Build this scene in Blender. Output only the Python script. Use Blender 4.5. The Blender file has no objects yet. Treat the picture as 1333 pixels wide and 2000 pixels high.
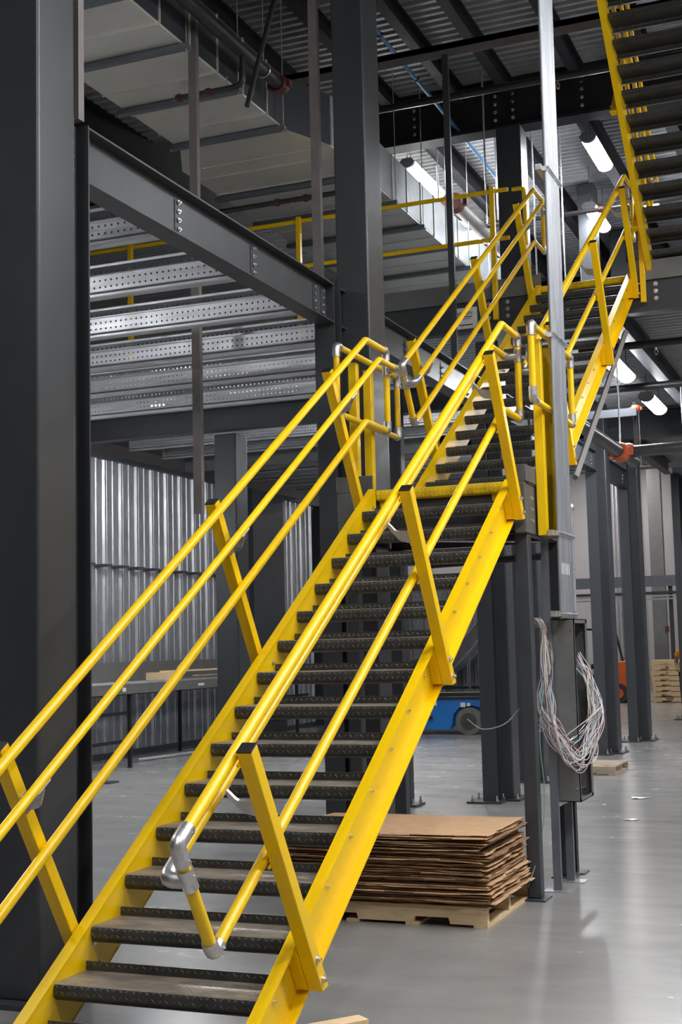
import bpy, math, random
from mathutils import Vector, Matrix
random.seed(7)
R = math.radians
S = bpy.context.scene
COL = S.collection
# ------------------------------------------------------------------ camera, world, exposure
cam_d = bpy.data.cameras.new('camera'); cam = bpy.data.objects.new('camera', cam_d); COL.objects.link(cam)
cr = Vector((0.925983, 0.376809, -0.023879)); cu = Vector((0.060288, -0.085126, 0.994545)); cf = Vector((-0.372721, 0.922371, 0.101542))
cam.matrix_world = Matrix(((cr.x, cu.x, -cf.x, 3.3221), (cr.y, cu.y, -cf.y, -4.5799), (cr.z, cu.z, -cf.z, 1.7270), (0, 0, 0, 1)))
cam_d.sensor_fit = 'VERTICAL'; cam_d.sensor_height = 36.0; cam_d.lens = 2602.15 / 2000 * 36.0
cam_d.clip_end = 300; cam_d.clip_start = 0.05
S.camera = cam
W = bpy.data.worlds.new('world'); S.world = W; W.use_nodes = True
W.node_tree.nodes['Background'].inputs[0].default_value = (0.80, 0.86, 1.0, 1)
W.node_tree.nodes['Background'].inputs[1].default_value = 0.10
S.view_settings.view_transform = 'Standard'; S.view_settings.look = 'None'
S.view_settings.gamma = 1.0; S.view_settings.exposure = 1.85; S.view_settings.use_curve_mapping = False
try:
    S.cycles.caustics_reflective = False; S.cycles.caustics_refractive = False; S.cycles.sample_clamp_indirect = 5.0
except Exception: pass
LED = 34.0          # radiance of the lens of one LED strip light
BAY = 60.0          # radiance of the unseen round high-bay lamps

# ------------------------------------------------------------------ materials
def new_mat(name):
    m = bpy.data.materials.new(name); m.use_nodes = True
    nt = m.node_tree; b = nt.nodes['Principled BSDF']; return m, nt, b
def N(nt, t, **k):
    n = nt.nodes.new(t)
    for a, v in k.items(): setattr(n, a, v)
    return n
def mathn(nt, op, a, b=None, clamp=False):
    n = nt.nodes.new('ShaderNodeMath'); n.operation = op; n.use_clamp = clamp
    for i, v in enumerate((a, b)):
        if v is None: continue
        if isinstance(v, (int, float)): n.inputs[i].default_value = v
        else: nt.links.new(v, n.inputs[i])
    return n.outputs[0]
def noise(nt, scale, detail=3, vec=None, rough=0.55):
    n = nt.nodes.new('ShaderNodeTexNoise'); n.inputs['Scale'].default_value = scale; n.inputs['Detail'].default_value = detail
    n.inputs['Roughness'].default_value = rough
    if vec is not None: nt.links.new(vec, n.inputs['Vector'])
    return n.outputs['Fac']
def ramp(nt, fac, stops):
    n = nt.nodes.new('ShaderNodeValToRGB'); e = n.color_ramp.elements
    while len(e) < len(stops): e.new(0.5)
    for i, (p, c) in enumerate(stops): e[i].position = p; e[i].color = (*c, 1)
    nt.links.new(fac, n.inputs[0]); return n.outputs[0]
def bump(nt, b, h, strength, dist):
    n = nt.nodes.new('ShaderNodeBump'); n.inputs['Strength'].default_value = strength; n.inputs['Distance'].default_value = dist
    nt.links.new(h, n.inputs['Height']); nt.links.new(n.outputs[0], b.inputs['Normal'])
def pos(nt): return nt.nodes.new('ShaderNodeNewGeometry').outputs['Position']
def scaled(nt, v, s):
    n = nt.nodes.new('ShaderNodeMapping'); n.inputs['Scale'].default_value = s; nt.links.new(v, n.inputs[0]); return n.outputs[0]
def paint(name, col, rough=0.4, metal=0.0, var=0.12, nscale=6.0, coat=0.0, stretch=(1, 1, 1), spec=0.5, orange=0.0, rv=0.16):
    m, nt, b = new_mat(name); p = pos(nt)
    f = noise(nt, nscale, 4, scaled(nt, p, stretch))
    lo = tuple(c * (1 - var) for c in col); hi = tuple(min(1, c * (1 + var)) for c in col)
    nt.links.new(ramp(nt, f, [(0.3, lo), (0.7, hi)]), b.inputs['Base Color'])
    b.inputs['Metallic'].default_value = metal; b.inputs['Specular IOR Level'].default_value = spec
    r = mathn(nt, 'ADD', mathn(nt, 'MULTIPLY', noise(nt, nscale * 2.3, 3, p), rv), rough - rv / 2); nt.links.new(r, b.inputs['Roughness'])
    b.inputs['Coat Weight'].default_value = coat; b.inputs['Coat Roughness'].default_value = 0.12
    if orange: bump(nt, b, noise(nt, 160, 2, p), orange, 0.002)
    return m
def diamond(nt, p, cell=0.031):
    s = N(nt, 'ShaderNodeSeparateXYZ'); nt.links.new(p, s.inputs[0])
    u = mathn(nt, 'DIVIDE', s.outputs[0], cell); v = mathn(nt, 'DIVIDE', mathn(nt, 'ADD', s.outputs[1], s.outputs[2]), cell)
    cu_, cv_ = mathn(nt, 'FLOOR', u), mathn(nt, 'FLOOR', v)
    fu = mathn(nt, 'SUBTRACT', mathn(nt, 'SUBTRACT', u, cu_), 0.5); fv = mathn(nt, 'SUBTRACT', mathn(nt, 'SUBTRACT', v, cv_), 0.5)
    par = mathn(nt, 'FLOORED_MODULO', mathn(nt, 'ADD', cu_, cv_), 2.0)
    sg = mathn(nt, 'SUBTRACT', mathn(nt, 'MULTIPLY', par, 2.0), 1.0)
    sv = mathn(nt, 'MULTIPLY', fv, sg)
    a = mathn(nt, 'MULTIPLY', mathn(nt, 'ADD', fu, sv), 0.7071); c = mathn(nt, 'MULTIPLY', mathn(nt, 'SUBTRACT', fu, sv), 0.7071)
    e = mathn(nt, 'ADD', mathn(nt, 'POWER', mathn(nt, 'DIVIDE', a, 0.43), 2.0), mathn(nt, 'POWER', mathn(nt, 'DIVIDE', c, 0.13), 2.0))
    return mathn(nt, 'SUBTRACT', 1.0, e, clamp=True)
def checker_plate(name, col, dust=None, rough=0.42, metal=0.3):
    m, nt, b = new_mat(name); p = pos(nt); d = diamond(nt, p)
    base = ramp(nt, noise(nt, 9, 5, p), [(0.3, tuple(c * 0.75 for c in col)), (0.75, tuple(c * 1.3 for c in col))])
    mx = N(nt, 'ShaderNodeMix', data_type='RGBA')
    if dust:
        g = N(nt, 'ShaderNodeNewGeometry'); sp = N(nt, 'ShaderNodeSeparateXYZ'); nt.links.new(g.outputs['Normal'], sp.inputs[0])
        up = mathn(nt, 'MULTIPLY', mathn(nt, 'SUBTRACT', sp.outputs[2], 0.55), 2.2, clamp=True)
        f = mathn(nt, 'MULTIPLY', up, mathn(nt, 'ADD', mathn(nt, 'MULTIPLY', noise(nt, 4.5, 6, scaled(nt, p, (1, 2.5, 1))), 1.7), -0.32, clamp=True), clamp=True)
        nt.links.new(f, mx.inputs[0]); mx.inputs[7].default_value = (*dust, 1)
    else:
        mx.inputs[0].default_value = 0
    nt.links.new(base, mx.inputs[6])
    m2 = N(nt, 'ShaderNodeMix', data_type='RGBA'); nt.links.new(mathn(nt, 'MULTIPLY', d, 0.55), m2.inputs[0]); nt.links.new(mx.outputs[2], m2.inputs[6])
    m2.inputs[7].default_value = (*[min(1, c * 3.4 + 0.03) for c in col], 1)
    nt.links.new(m2.outputs[2], b.inputs['Base Color']); b.inputs['Metallic'].default_value = metal; b.inputs['Roughness'].default_value = rough
    bump(nt, b, d, 0.9, 0.003); return m
def emit(name, col, s):
    m, nt, b = new_mat(name); b.inputs['Base Color'].default_value = (*col, 1)
    b.inputs['Emission Color'].default_value = (*col, 1); b.inputs['Emission Strength'].default_value = s; return m
def wood(name, c1, c2, axis=0):
    m, nt, b = new_mat(name); p = pos(nt); st = [6, 6, 6]; st[axis] = 0.7
    v = scaled(nt, p, tuple(st)); f = noise(nt, 5, 6, v, 0.65)
    c = ramp(nt, f, [(0.3, c1), (0.55, c2), (0.75, tuple(x * 0.8 for x in c1))])
    k = ramp(nt, noise(nt, 3.2, 1, p), [(0.68, (1, 1, 1)), (0.73, (0.25, 0.16, 0.1))])
    mx = N(nt, 'ShaderNodeMix', data_type='RGBA'); mx.blend_type = 'MULTIPLY'; mx.inputs[0].default_value = 0.8
    nt.links.new(c, mx.inputs[6]); nt.links.new(k, mx.inputs[7]); nt.links.new(mx.outputs[2], b.inputs['Base Color'])
    b.inputs['Roughness'].default_value = 0.75; bump(nt, b, f, 0.3, 0.003); return m
def galv(name, col=(0.62, 0.64, 0.68), rough=0.36, metal=0.85, stretch=(1, 1, 1), holes=None):
    m, nt, b = new_mat(name); p = pos(nt)
    v = N(nt, 'ShaderNodeTexVoronoi'); v.inputs['Scale'].default_value = 26; nt.links.new(scaled(nt, p, stretch), v.inputs['Vector'])
    sp = N(nt, 'ShaderNodeSeparateColor'); nt.links.new(v.outputs['Color'], sp.inputs[0])
    c = ramp(nt, sp.outputs[0], [(0.1, tuple(x * 0.85 for x in col)), (0.9, tuple(min(1, x * 1.08) for x in col))])
    nt.links.new(c, b.inputs['Base Color']); b.inputs['Metallic'].default_value = metal
    nt.links.new(mathn(nt, 'ADD', mathn(nt, 'MULTIPLY', noise(nt, 3.5, 4, p), 0.22), rough - 0.11), b.inputs['Roughness'])
    if holes:
        zb, rows, pitch, rad = holes
        s = N(nt, 'ShaderNodeSeparateXYZ'); nt.links.new(p, s.inputs[0])
        fx = mathn(nt, 'SUBTRACT', mathn(nt, 'FRACT', mathn(nt, 'DIVIDE', s.outputs[0], pitch)), 0.5)
        x2 = mathn(nt, 'POWER', mathn(nt, 'MULTIPLY', fx, pitch), 2.0); tot = None
        for zr in rows:
            z2 = mathn(nt, 'POWER', mathn(nt, 'SUBTRACT', s.outputs[2], zb + zr), 2.0)
            k = mathn(nt, 'LESS_THAN', mathn(nt, 'ADD', x2, z2), rad * rad)
            tot = k if tot is None else mathn(nt, 'MAXIMUM', tot, k)
        nt.links.new(mathn(nt, 'SUBTRACT', 1.0, tot), b.inputs['Alpha'])
    return m
def concrete():
    m, nt, b = new_mat('polished_concrete'); p = pos(nt)
    a = noise(nt, 0.55, 6, p, 0.6); c = noise(nt, 2.2, 5, scaled(nt, p, (0.5, 1.3, 1)), 0.6); f = noise(nt, 60, 2, p)
    t = mathn(nt, 'ADD', mathn(nt, 'ADD', mathn(nt, 'MULTIPLY', a, 0.5), mathn(nt, 'MULTIPLY', c, 0.42)), mathn(nt, 'MULTIPLY', f, 0.08))
    nt.links.new(ramp(nt, t, [(0.30, (0.185, 0.183, 0.182)), (0.5, (0.235, 0.232, 0.228)), (0.70, (0.285, 0.28, 0.27))]), b.inputs['Base Color'])
    nt.links.new(mathn(nt, 'ADD', mathn(nt, 'MULTIPLY', c, 0.16), 0.17), b.inputs['Roughness'])
    b.inputs['Specular IOR Level'].default_value = 0.42
    return m
M = {}
M['yellow'] = paint('yellow_paint', (0.88, 0.565, 0.001), 0.32, var=0.02, coat=0.0, nscale=3, rv=0.03)
M['steel'] = paint('dark_grey_steel_paint', (0.036, 0.040, 0.047), 0.38, var=0.15, nscale=2.0, stretch=(1, 1, 0.3), orange=0.05, spec=0.6)
M['steel2'] = paint('charcoal_beam_paint', (0.042, 0.047, 0.056), 0.40, var=0.12, nscale=3, spec=0.5)
M['black'] = paint('black_paint', (0.012, 0.012, 0.013), 0.4, var=0.1)
M['roofsteel'] = paint('roof_joist_paint', (0.022, 0.022, 0.025), 0.6, var=0.2, nscale=3, spec=0.15)
M['tread'] = checker_plate('black_checker_plate', (0.052, 0.052, 0.051), dust=(0.44, 0.37, 0.30), rough=0.36)
M['ytread'] = checker_plate('yellow_checker_plate', (0.75, 0.48, 0.004), rough=0.4, metal=0.0)
M['alu'] = galv('cast_aluminium', (0.60, 0.59, 0.60), 0.34, 0.9)
M['zinc'] = galv('zinc_bolts', (0.78, 0.77, 0.76), 0.25, 1.0)
M['galv'] = galv('galvanised_steel')
M['conduit'] = galv('galvanised_conduit', (0.30, 0.315, 0.345), 0.45, 0.6, (1, 1, 0.1))
M['joist'] = galv('perforated_galvanised_joist', (0.64, 0.65, 0.69), 0.40, 0.55, stretch=(0.12, 1, 1), holes=(4.43, (0.080, 0.132, 0.228), 0.05, 0.0085))
M['joist2'] = galv('perforated_upper_joist', (0.64, 0.65, 0.69), 0.40, 0.55, stretch=(0.12, 1, 1), holes=(5.20, (0.080, 0.132, 0.228), 0.05, 0.0085))
M['wallmetal'] = galv('corrugated_wall_sheet', (0.42, 0.43, 0.455), 0.36, 0.7, (1, 1, 0.2))
M['deck'] = paint('roof_deck_sheet', (0.36, 0.37, 0.39), 0.5, 0.2, 0.1)
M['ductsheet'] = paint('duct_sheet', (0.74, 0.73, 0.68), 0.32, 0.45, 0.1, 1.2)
M['ductshade'] = paint('duct_side_shade', (0.08, 0.085, 0.10), 0.4, 0.5, 0.1, 1.2)  # same duct sheet, shade on its side put into the colour
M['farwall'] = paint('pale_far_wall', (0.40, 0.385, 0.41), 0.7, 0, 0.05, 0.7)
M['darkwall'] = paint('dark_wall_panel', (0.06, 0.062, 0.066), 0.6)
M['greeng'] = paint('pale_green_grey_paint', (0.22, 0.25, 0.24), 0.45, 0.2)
M['boxgrey'] = paint('mid_grey_plate', (0.085, 0.088, 0.092), 0.5)
M['unlitbeam'] = paint('unlit_beam_black', (0.010, 0.010, 0.012), 0.75, spec=0.1)  # near black stands in for the unlit side of the edge beam
M['ductlit'] = paint('duct_side_lit_blue', (0.30, 0.33, 0.35), 0.45, 0.3)  # same duct sheet, tinted pale blue for the lamp light on its side
M['conc'] = concrete()
M['card'] = paint('cardboard', (0.50, 0.31, 0.17), 0.85, var=0.16, nscale=9, stretch=(1, 3, 3))
M['cardb'] = paint('dark_cardboard', (0.24, 0.135, 0.07), 0.9, var=0.25, nscale=14)
M['woodx'] = wood('pine_boards_x', (0.60, 0.42, 0.23), (0.74, 0.56, 0.34), 0)
M['woody'] = wood('pine_boards_y', (0.60, 0.42, 0.23), (0.74, 0.56, 0.34), 1)
M['woodg'] = wood('weathered_boards', (0.30, 0.24, 0.18), (0.42, 0.34, 0.26), 0)
M['blue'] = paint('blue_machine_paint', (0.010, 0.16, 0.50), 0.35, coat=0.2, var=0.08)
M['bluepipe'] = paint('blue_conduit_paint', (0.03, 0.13, 0.30), 0.4)
M['orange'] = paint('orange_paint', (0.75, 0.13, 0.03), 0.4)
M['redc'] = paint('red_oxide_coupling', (0.09, 0.018, 0.014), 0.5)
M['redpipe'] = paint('orange_red_coupling', (0.62, 0.12, 0.05), 0.45)
M['rubber'] = paint('grey_rubber', (0.045, 0.045, 0.042), 0.8)
M['tyre'] = paint('dusty_solid_tyre', (0.13, 0.125, 0.11), 0.85)
M['pipe'] = paint('black_sprinkler_pipe', (0.022, 0.021, 0.022), 0.38, var=0.15)
M['pipegrey'] = paint('grey_steel_pipe', (0.10, 0.10, 0.105), 0.33, 0.6)
M['white'] = paint('white_plastic', (0.72, 0.72, 0.70), 0.5, var=0.04)
M['label'] = paint('pale_sticker', (0.66, 0.68, 0.68), 0.6, var=0.08, nscale=30)
M['ink'] = paint('dark_print', (0.02, 0.02, 0.022), 0.6)
M['lens'] = emit('led_lens', (0.96, 0.98, 1.0), LED)
M['bay'] = emit('unseen_bay_lens', (1.0, 0.96, 0.90), BAY)
M['sprink'] = paint('brass', (0.55, 0.45, 0.28), 0.35, 0.8)
M['panel'] = paint('grey_enclosure_paint', (0.17, 0.175, 0.18), 0.40, 0.3, 0.1)
M['rack'] = paint('warm_grey_hanger', (0.17, 0.155, 0.15), 0.5)
M['strut'] = paint('strut_grey_blue', (0.17, 0.19, 0.22), 0.45, 0.5, 0.1)
M['convsheet'] = paint('conveyor_sheet', (0.16, 0.155, 0.145), 0.5, 0.4)
M['skin'] = paint('skin', (0.30, 0.16, 0.10), 0.6)
M['hivis'] = paint('hi_vis_yellow', (0.65, 0.85, 0.02), 0.7)
M['hivo'] = paint('hi_vis_orange', (0.90, 0.33, 0.02), 0.7)
M['denim'] = paint('dark_trousers', (0.03, 0.035, 0.05), 0.85)

# ------------------------------------------------------------------ mesh helper
ORG = {}
class MB:
    def __init__(s): s.v = []; s.f = []
    def add(s, vs, fs):
        o = len(s.v); s.v += [Vector(v) for v in vs]; s.f += [tuple(i + o for i in f) for f in fs]; return s
    def box(s, lo, hi, T=None):
        x0, y0, z0 = lo; x1, y1, z1 = hi
        vs = [Vector(c) for c in ((x0, y0, z0), (x1, y0, z0), (x1, y1, z0), (x0, y1, z0), (x0, y0, z1), (x1, y0, z1), (x1, y1, z1), (x0, y1, z1))]
        if T: vs = [T @ v for v in vs]
        return s.add(vs, [(0, 3, 2, 1), (4, 5, 6, 7), (0, 1, 5, 4), (1, 2, 6, 5), (2, 3, 7, 6), (3, 0, 4, 7)])
    def prism(s, prof, fn, a, b, caps=True):
        """prof: 2D polygon; fn(u,v,t)->point; swept from t=a to t=b"""
        n = len(prof); vs = [fn(u, v, a) for u, v in prof] + [fn(u, v, b) for u, v in prof]
        fs = [(i, (i + 1) % n, (i + 1) % n + n, i + n) for i in range(n)]
        if caps: fs += [tuple(range(n - 1, -1, -1)), tuple(range(n, 2 * n))]
        return s.add(vs, fs)
    def strip(s, prof, fn, a, b):
        n = len(prof); vs = [fn(u, v, a) for u, v in prof] + [fn(u, v, b) for u, v in prof]
        return s.add(vs, [(i, i + 1, i + 1 + n, i + n) for i in range(n - 1)])
    def tube(s, pts, r, n=14, cap=True, radii=None):
        P = [Vector(p) for p in pts]; k = len(P); up = None; rings = []
        for i in range(k):
            d0 = (P[i] - P[i - 1]).normalized() if i else (P[1] - P[0]).normalized()
            d1 = (P[i + 1] - P[i]).normalized() if i < k - 1 else d0
            t = (d0 + d1).normalized()
            if up is None:
                up = Vector((0, 0, 1)) if abs(t.z) < 0.9 else Vector((1, 0, 0))
            up = (up - t * up.dot(t)).normalized(); sd = t.cross(up)
            rr = radii[i] if radii else r
            m = 1.0 / max(0.5, math.sqrt(max(0.01, (1 + d0.dot(d1)) / 2)))
            bd = (d1 - d0)
            ring = []
            for j in range(n):
                a = 2 * math.pi * j / n; o = up * math.cos(a) * rr + sd * math.sin(a) * rr
                if bd.length > 1e-4:
                    b_ = bd.normalized(); o += b_ * o.dot(b_) * (m - 1)
                ring.append(P[i] + o)
            rings.append(ring)
        vs = [v for rg in rings for v in rg]
        fs = [(i * n + j, i * n + (j + 1) % n, (i + 1) * n + (j + 1) % n, (i + 1) * n + j) for i in range(k - 1) for j in range(n)]
        if cap: fs += [tuple(range(n - 1, -1, -1)), tuple((k - 1) * n + j for j in range(n))]
        return s.add(vs, fs)
    def cyl(s, a, b, r, n=14): return s.tube([a, b], r, n)
    def cone(s, a, b, r0, r1, n=14): return s.tube([a, b], r0, n, radii=[r0, r1])
    def ball(s, c, r, n=10):
        c = Vector(c); pts = []; rad = []
        for i in range(n + 1):
            t = math.pi * i / n; pts.append(c + Vector((0, 0, -math.cos(t) * r))); rad.append(max(1e-4, math.sin(t) * r))
        return s.tube(pts, r, 12, radii=rad)
    def bolt(s, c, d, r=0.014, l=0.012, washer=True):
        c = Vector(c); d = Vector(d).normalized()
        if washer: s.tube([c, c + d * 0.003], r * 1.35, 12)
        s.tube([c, c + d * l], r, 6); s.tube([c + d * l, c + d * (l + 0.008)], r * 0.55, 8); return s
    def build(s, name, mat, parent=None, bevel=0.0, smooth=30, org=None, kind=None):
        me = bpy.data.meshes.new(name)
        o0 = ORG.get(parent.name, Vector((0, 0, 0))) if parent else Vector(org or (0, 0, 0))
        me.from_pydata([v - o0 for v in s.v], [], s.f); me.validate(); me.update()
        me.materials.append(mat)
        me.polygons.foreach_set('use_smooth', [True] * len(me.polygons))
        try: me.set_sharp_from_angle(angle=R(smooth))
        except Exception: pass
        o = bpy.data.objects.new(name, me); COL.objects.link(o)
        if parent: o.parent = parent; ORG[o.name] = o0
        else: o.location = o0; ORG[o.name] = o0
        if bevel:
            md = o.modifiers.new('bevel', 'BEVEL'); md.width = bevel; md.segments = 3; md.limit_method = 'ANGLE'; md.angle_limit = R(50)
        if kind: o['kind'] = kind
        return o
def tag(o, label, cat, group=None, kind=None):
    o['label'] = label; o['category'] = cat
    if group: o['group'] = group
    if kind: o['kind'] = kind
    return o
def empty(name, org=(0, 0, 0), label=None, cat=None, group=None, local=False):
    o = bpy.data.objects.new(name, None); COL.objects.link(o); o.empty_display_size = 0.1
    o.location = org; ORG[o.name] = Vector((0, 0, 0)) if local else Vector(org)
    if label: tag(o, label, cat, group)
    return o
def copy_tree(o, parent=None):
    c = o.copy(); COL.objects.link(c)
    if parent: c.parent = parent
    for ch in [x for x in o.children]: copy_tree(ch, c)
    return c
def arc_path(pts, rad, n=6):
    P = [Vector(p) for p in pts]; out = [P[0]]
    for i in range(1, len(P) - 1):
        a = (P[i - 1] - P[i]).normalized(); b = (P[i + 1] - P[i]).normalized()
        ang = a.angle(b); d = min(rad / math.tan(ang / 2), (P[i - 1] - P[i]).length * 0.48, (P[i + 1] - P[i]).length * 0.48)
        s, e = P[i] + a * d, P[i] + b * d
        for k in range(n + 1):
            t = k / n; out.append(s * (1 - t) ** 2 + P[i] * 2 * t * (1 - t) + e * t * t)
    out.append(P[-1]); return out
def rbox(mb, lo, hi): return mb.box(lo, hi)
def text_mesh(name, body, size, mat, loc, rot, parent, extrude=0.0008, align='LEFT'):
    cu_ = bpy.data.curves.new(name, 'FONT'); cu_.body = body; cu_.size = size; cu_.extrude = extrude; cu_.align_x = align
    t = bpy.data.objects.new(name + '_tmp', cu_); COL.objects.link(t)
    bpy.context.view_layer.update()
    me = bpy.data.meshes.new_from_object(t.evaluated_get(bpy.context.evaluated_depsgraph_get()))
    bpy.data.objects.remove(t); me.materials.clear(); me.materials.append(mat); me.name = name
    o = bpy.data.objects.new(name, me); COL.objects.link(o); o.parent = parent
    o.location = Vector(loc) - ORG.get(parent.name, Vector((0, 0, 0))); o.rotation_euler = rot; return o

# ------------------------------------------------------------------ setting
mb = MB().add([(-30, -14, 0), (14, -14, 0), (14, 46, 0), (-30, 46, 0)], [(0, 1, 2, 3)])
mb.build('floor', M['conc'], kind='structure')

def corrugated(fn, a, b, t0, t1, pitch, depth, flat=0.5):
    prof = []; u = a; sl = 0.12
    while u < b:
        prof += [(u, 0), (u + pitch * (flat - sl), 0), (u + pitch * flat, depth), (u + pitch * (1 - sl), depth)]; u += pitch
    prof.append((u, 0)); return MB().strip(prof, fn, t0, t1)
# roof deck high above (ribs run across the stairs)
mb = corrugated(lambda u, v, t: (t, u, 9.16 + v), -14.0, 43.0, -22.0, 14.0, 0.15, 0.045)
mb.build('ceiling', M['deck'], kind='structure')
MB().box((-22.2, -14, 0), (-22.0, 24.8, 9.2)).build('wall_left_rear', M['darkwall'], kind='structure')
MB().box((14.0, -14, 0), (14.2, 43, 9.2)).build('wall_right', M['farwall'], kind='structure')
MB().box((-22, -14.2, 0), (14, -14, 9.2)).build('wall_front', M['farwall'], kind='structure')
mb = MB()
for ya, yb in ((11.0, 19.3), (21.25, 23.1)):
    for m_ in (corrugated(lambda u, v, t: (-8.7 - v, u, t), ya, yb, 0.0, 5.0, 0.52, 0.07, 0.42), corrugated(lambda u, v, t: (-8.690 - v, u, t), ya + 0.18, yb, 0.0, 5.0, 0.26, 0.035, 0.30)): mb.add(m_.v, m_.f)
mb.build('wall_left', M['wallmetal'], kind='structure')
MB().box((-8.74, 19.75, 0), (-8.45, 21.25, 5.0)).box((-8.74, 23.55, 0), (-8.45, 24.8, 5.0)).build('wall_left_panel', M['steel'], kind='structure')
mb = MB()
for k in range(14): mb.box((-8.70, 13.2 + k * 0.52, 3.16), (-8.48, 13.42 + k * 0.52, 3.20))
tag(mb.build('wall_ledge', M['steel2'], org=(-8.6, 17, 3.16)), 'row of short dark ledge brackets half way up the corrugated wall', 'bracket', kind='stuff')
MB().box((-8.74, 11, 4.98), (-8.62, 24.8, 5.06)).box((-8.70, 11, 0.0), (-8.62, 24.8, 0.10)).build('trim_1', M['steel'], kind='structure')
mb = MB().box((-22, 43.0, 0), (14, 43.2, 9.2))
for k in range(26): mb.box((-20 + k * 1.3, 42.97, 0), (-19.97 + k * 1.3, 43.0, 9.2))
mb.build('wall_back', M['farwall'], kind='structure')
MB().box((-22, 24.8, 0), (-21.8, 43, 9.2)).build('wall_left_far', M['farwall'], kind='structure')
MB().box((-30, 24.6, 0), (-8.7, 24.8, 5.05)).build('wall_left_return', M['wallmetal'], kind='structure')

# ------------------------------------------------------------------ stair flights
TH = math.atan(0.178 / 0.2876)
SW = 0.953
class Frame:
    def __init__(s, run, rise): s.run, s.rise = run, rise; s.th = math.atan(rise / run); s.c, s.s_ = math.cos(s.th), math.sin(s.th)
    def p(s, S_, n, x): return Vector((x, S_ * s.c - n * s.s_, S_ * s.s_ + n * s.c + s.rise))
def tread_mesh(run):
    path = [(0.252, 0.040), (0.252, 0.0), (0.016, 0.0), (0.006, -0.004), (0.0, -0.014), (0.0, -0.046), (0.006, -0.060), (0.022, -0.071), (0.055, -0.074)]
    t = 0.006; inner = []
    for i, (y, z) in enumerate(path):
        a = Vector(path[max(0, i - 1)]); b = Vector(path[min(len(path) - 1, i + 1)]); d = (b - a).normalized()
        inner.append((y + d.y * t * (1 if True else 0) * -1 * -1, z - d.x * t * -1))
    # inward offset (to the left of travel direction is under the plate)
    inner = [(y + 0, z + 0) for y, z in [(0.246, 0.040), (0.246, -0.006), (0.018, -0.006), (0.010, -0.009), (0.006, -0.016), (0.006, -0.045), (0.011, -0.056), (0.024, -0.065), (0.055, -0.068)]]
    poly_f = []; n = len(path); mbt = MB()
    vs = [(0.004, y, z) for y, z in path] + [(0.004, y, z) for y, z in inner] + [(SW - 0.004, y, z) for y, z in path] + [(SW - 0.004, y, z) for y, z in inner]
    fs = []
    for i in range(n - 1):
        fs.append((i + 1, i, 2 * n + i, 2 * n + i + 1)); fs.append((n + i, n + i + 1, 3 * n + i + 1, 3 * n + i))
        fs.append((i, i + 1, n + i + 1, n + i)); fs.append((2 * n + i + 1, 2 * n + i, 3 * n + i, 3 * n + i + 1))
    fs.append((0, n, 3 * n, 2 * n)); fs.append((n - 1, 3 * n - 1, 4 * n - 1, 2 * n - 1))
    return mbt.add(vs, fs)
def stringer(side, F, ytop, x0, ybot_cut=None):
    """channel, web at the tread, flanges outward"""
    tn = math.tan(F.th); mbs = MB(); sg = -1 if side == 'l' else 1
    def quad(n0, n1):
        pts = []
        for n_ in (n0, n1):
            z = lambda y: F.rise + tn * y + n_ / F.c
            y0 = -(F.rise + n_ / F.c) / tn
            if ybot_cut is not None and y0 < ybot_cut: pts.append(((ybot_cut, z(ybot_cut)), (ytop, z(ytop))))
            else: pts.append(((y0, 0.0), (ytop, z(ytop))))
        return [pts[0][0], pts[0][1], pts[1][1], pts[1][0]]
    fn = lambda u, v, t: (t, u, v)
    mbs.prism(quad(-0.240, -0.001), fn, x0, x0 + sg * 0.008)
    mbs.prism(quad(-0.002, 0.008), fn, x0, x0 + sg * 0.056)
    mbs.prism(quad(-0.245, -0.235), fn, x0, x0 + sg * 0.056)
    return mbs
def stair(loc, rotz, run, rise, nt, label, cut=None, group=None):
    F = Frame(run, rise)
    root = empty('stair_flight', (0, 0, 0), label, 'stairs', group, local=True)
    tm = None; ytop = (nt) * run + 0.0
    for side, x0 in (('l', 0.0), ('r', SW)):
        st = stringer(side, F, ytop, x0, cut).build('stringer', M['yellow'], root)
        b = MB(); sg = -1 if side == 'l' else 1
        for k in range(nt):
            b.bolt((x0 + sg * 0.008, k * run + 0.125, (k + 1) * rise - 0.035), (sg, 0, 0), 0.009, 0.010, False)
        b.build('bolts', M['zinc'], st)['kind'] = 'stuff'
    for k in range(nt):
        if tm is None:
            t0 = tread_mesh(run).build('tread', M['tread'], root, smooth=35); tm = t0
        else:
            t0 = tm.copy(); COL.objects.link(t0)
        t0.location = (0, k * run, (k + 1) * rise)
    # yellow nosing of the landing
    F2 = MB(); y = nt * run + 0.01; z = (nt + 1) * rise
    prof = [(0.13, 0.0), (0.018, 0.0), (0.006, -0.005), (0.0, -0.018), (0.0, -0.055), (0.006, -0.070), (0.022, -0.080), (0.05, -0.080), (0.05, -0.072), (0.026, -0.072), (0.010, -0.06), (0.008, -0.02), (0.02, -0.008), (0.13, -0.008)]
    F2.prism([(y + a, z + b) for a, b in prof][::-1], lambda u, v, t: (t, u, v), 0.0, SW)
    F2.build('landing_nosing', M['ytread'], root, smooth=35)
    b = MB()
    for xa, xb in ((0.01, 0.11), (SW - 0.11, SW - 0.01)): b.box((xa, y + 0.05, z - 0.16), (xb, y + 0.06, z - 0.07))
    cp = b.build('connection_plates', M['yellow'], root)
    b = MB()
    for xa in (0.03, 0.09, SW - 0.06): b.bolt((xa, y + 0.05, z - 0.115), (0, -1, 0), 0.012)
    b.build('bolts', M['zinc'], cp)['kind'] = 'stuff'
    root.location = loc; root.rotation_euler = (0, 0, rotz)
    return root, F
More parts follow.
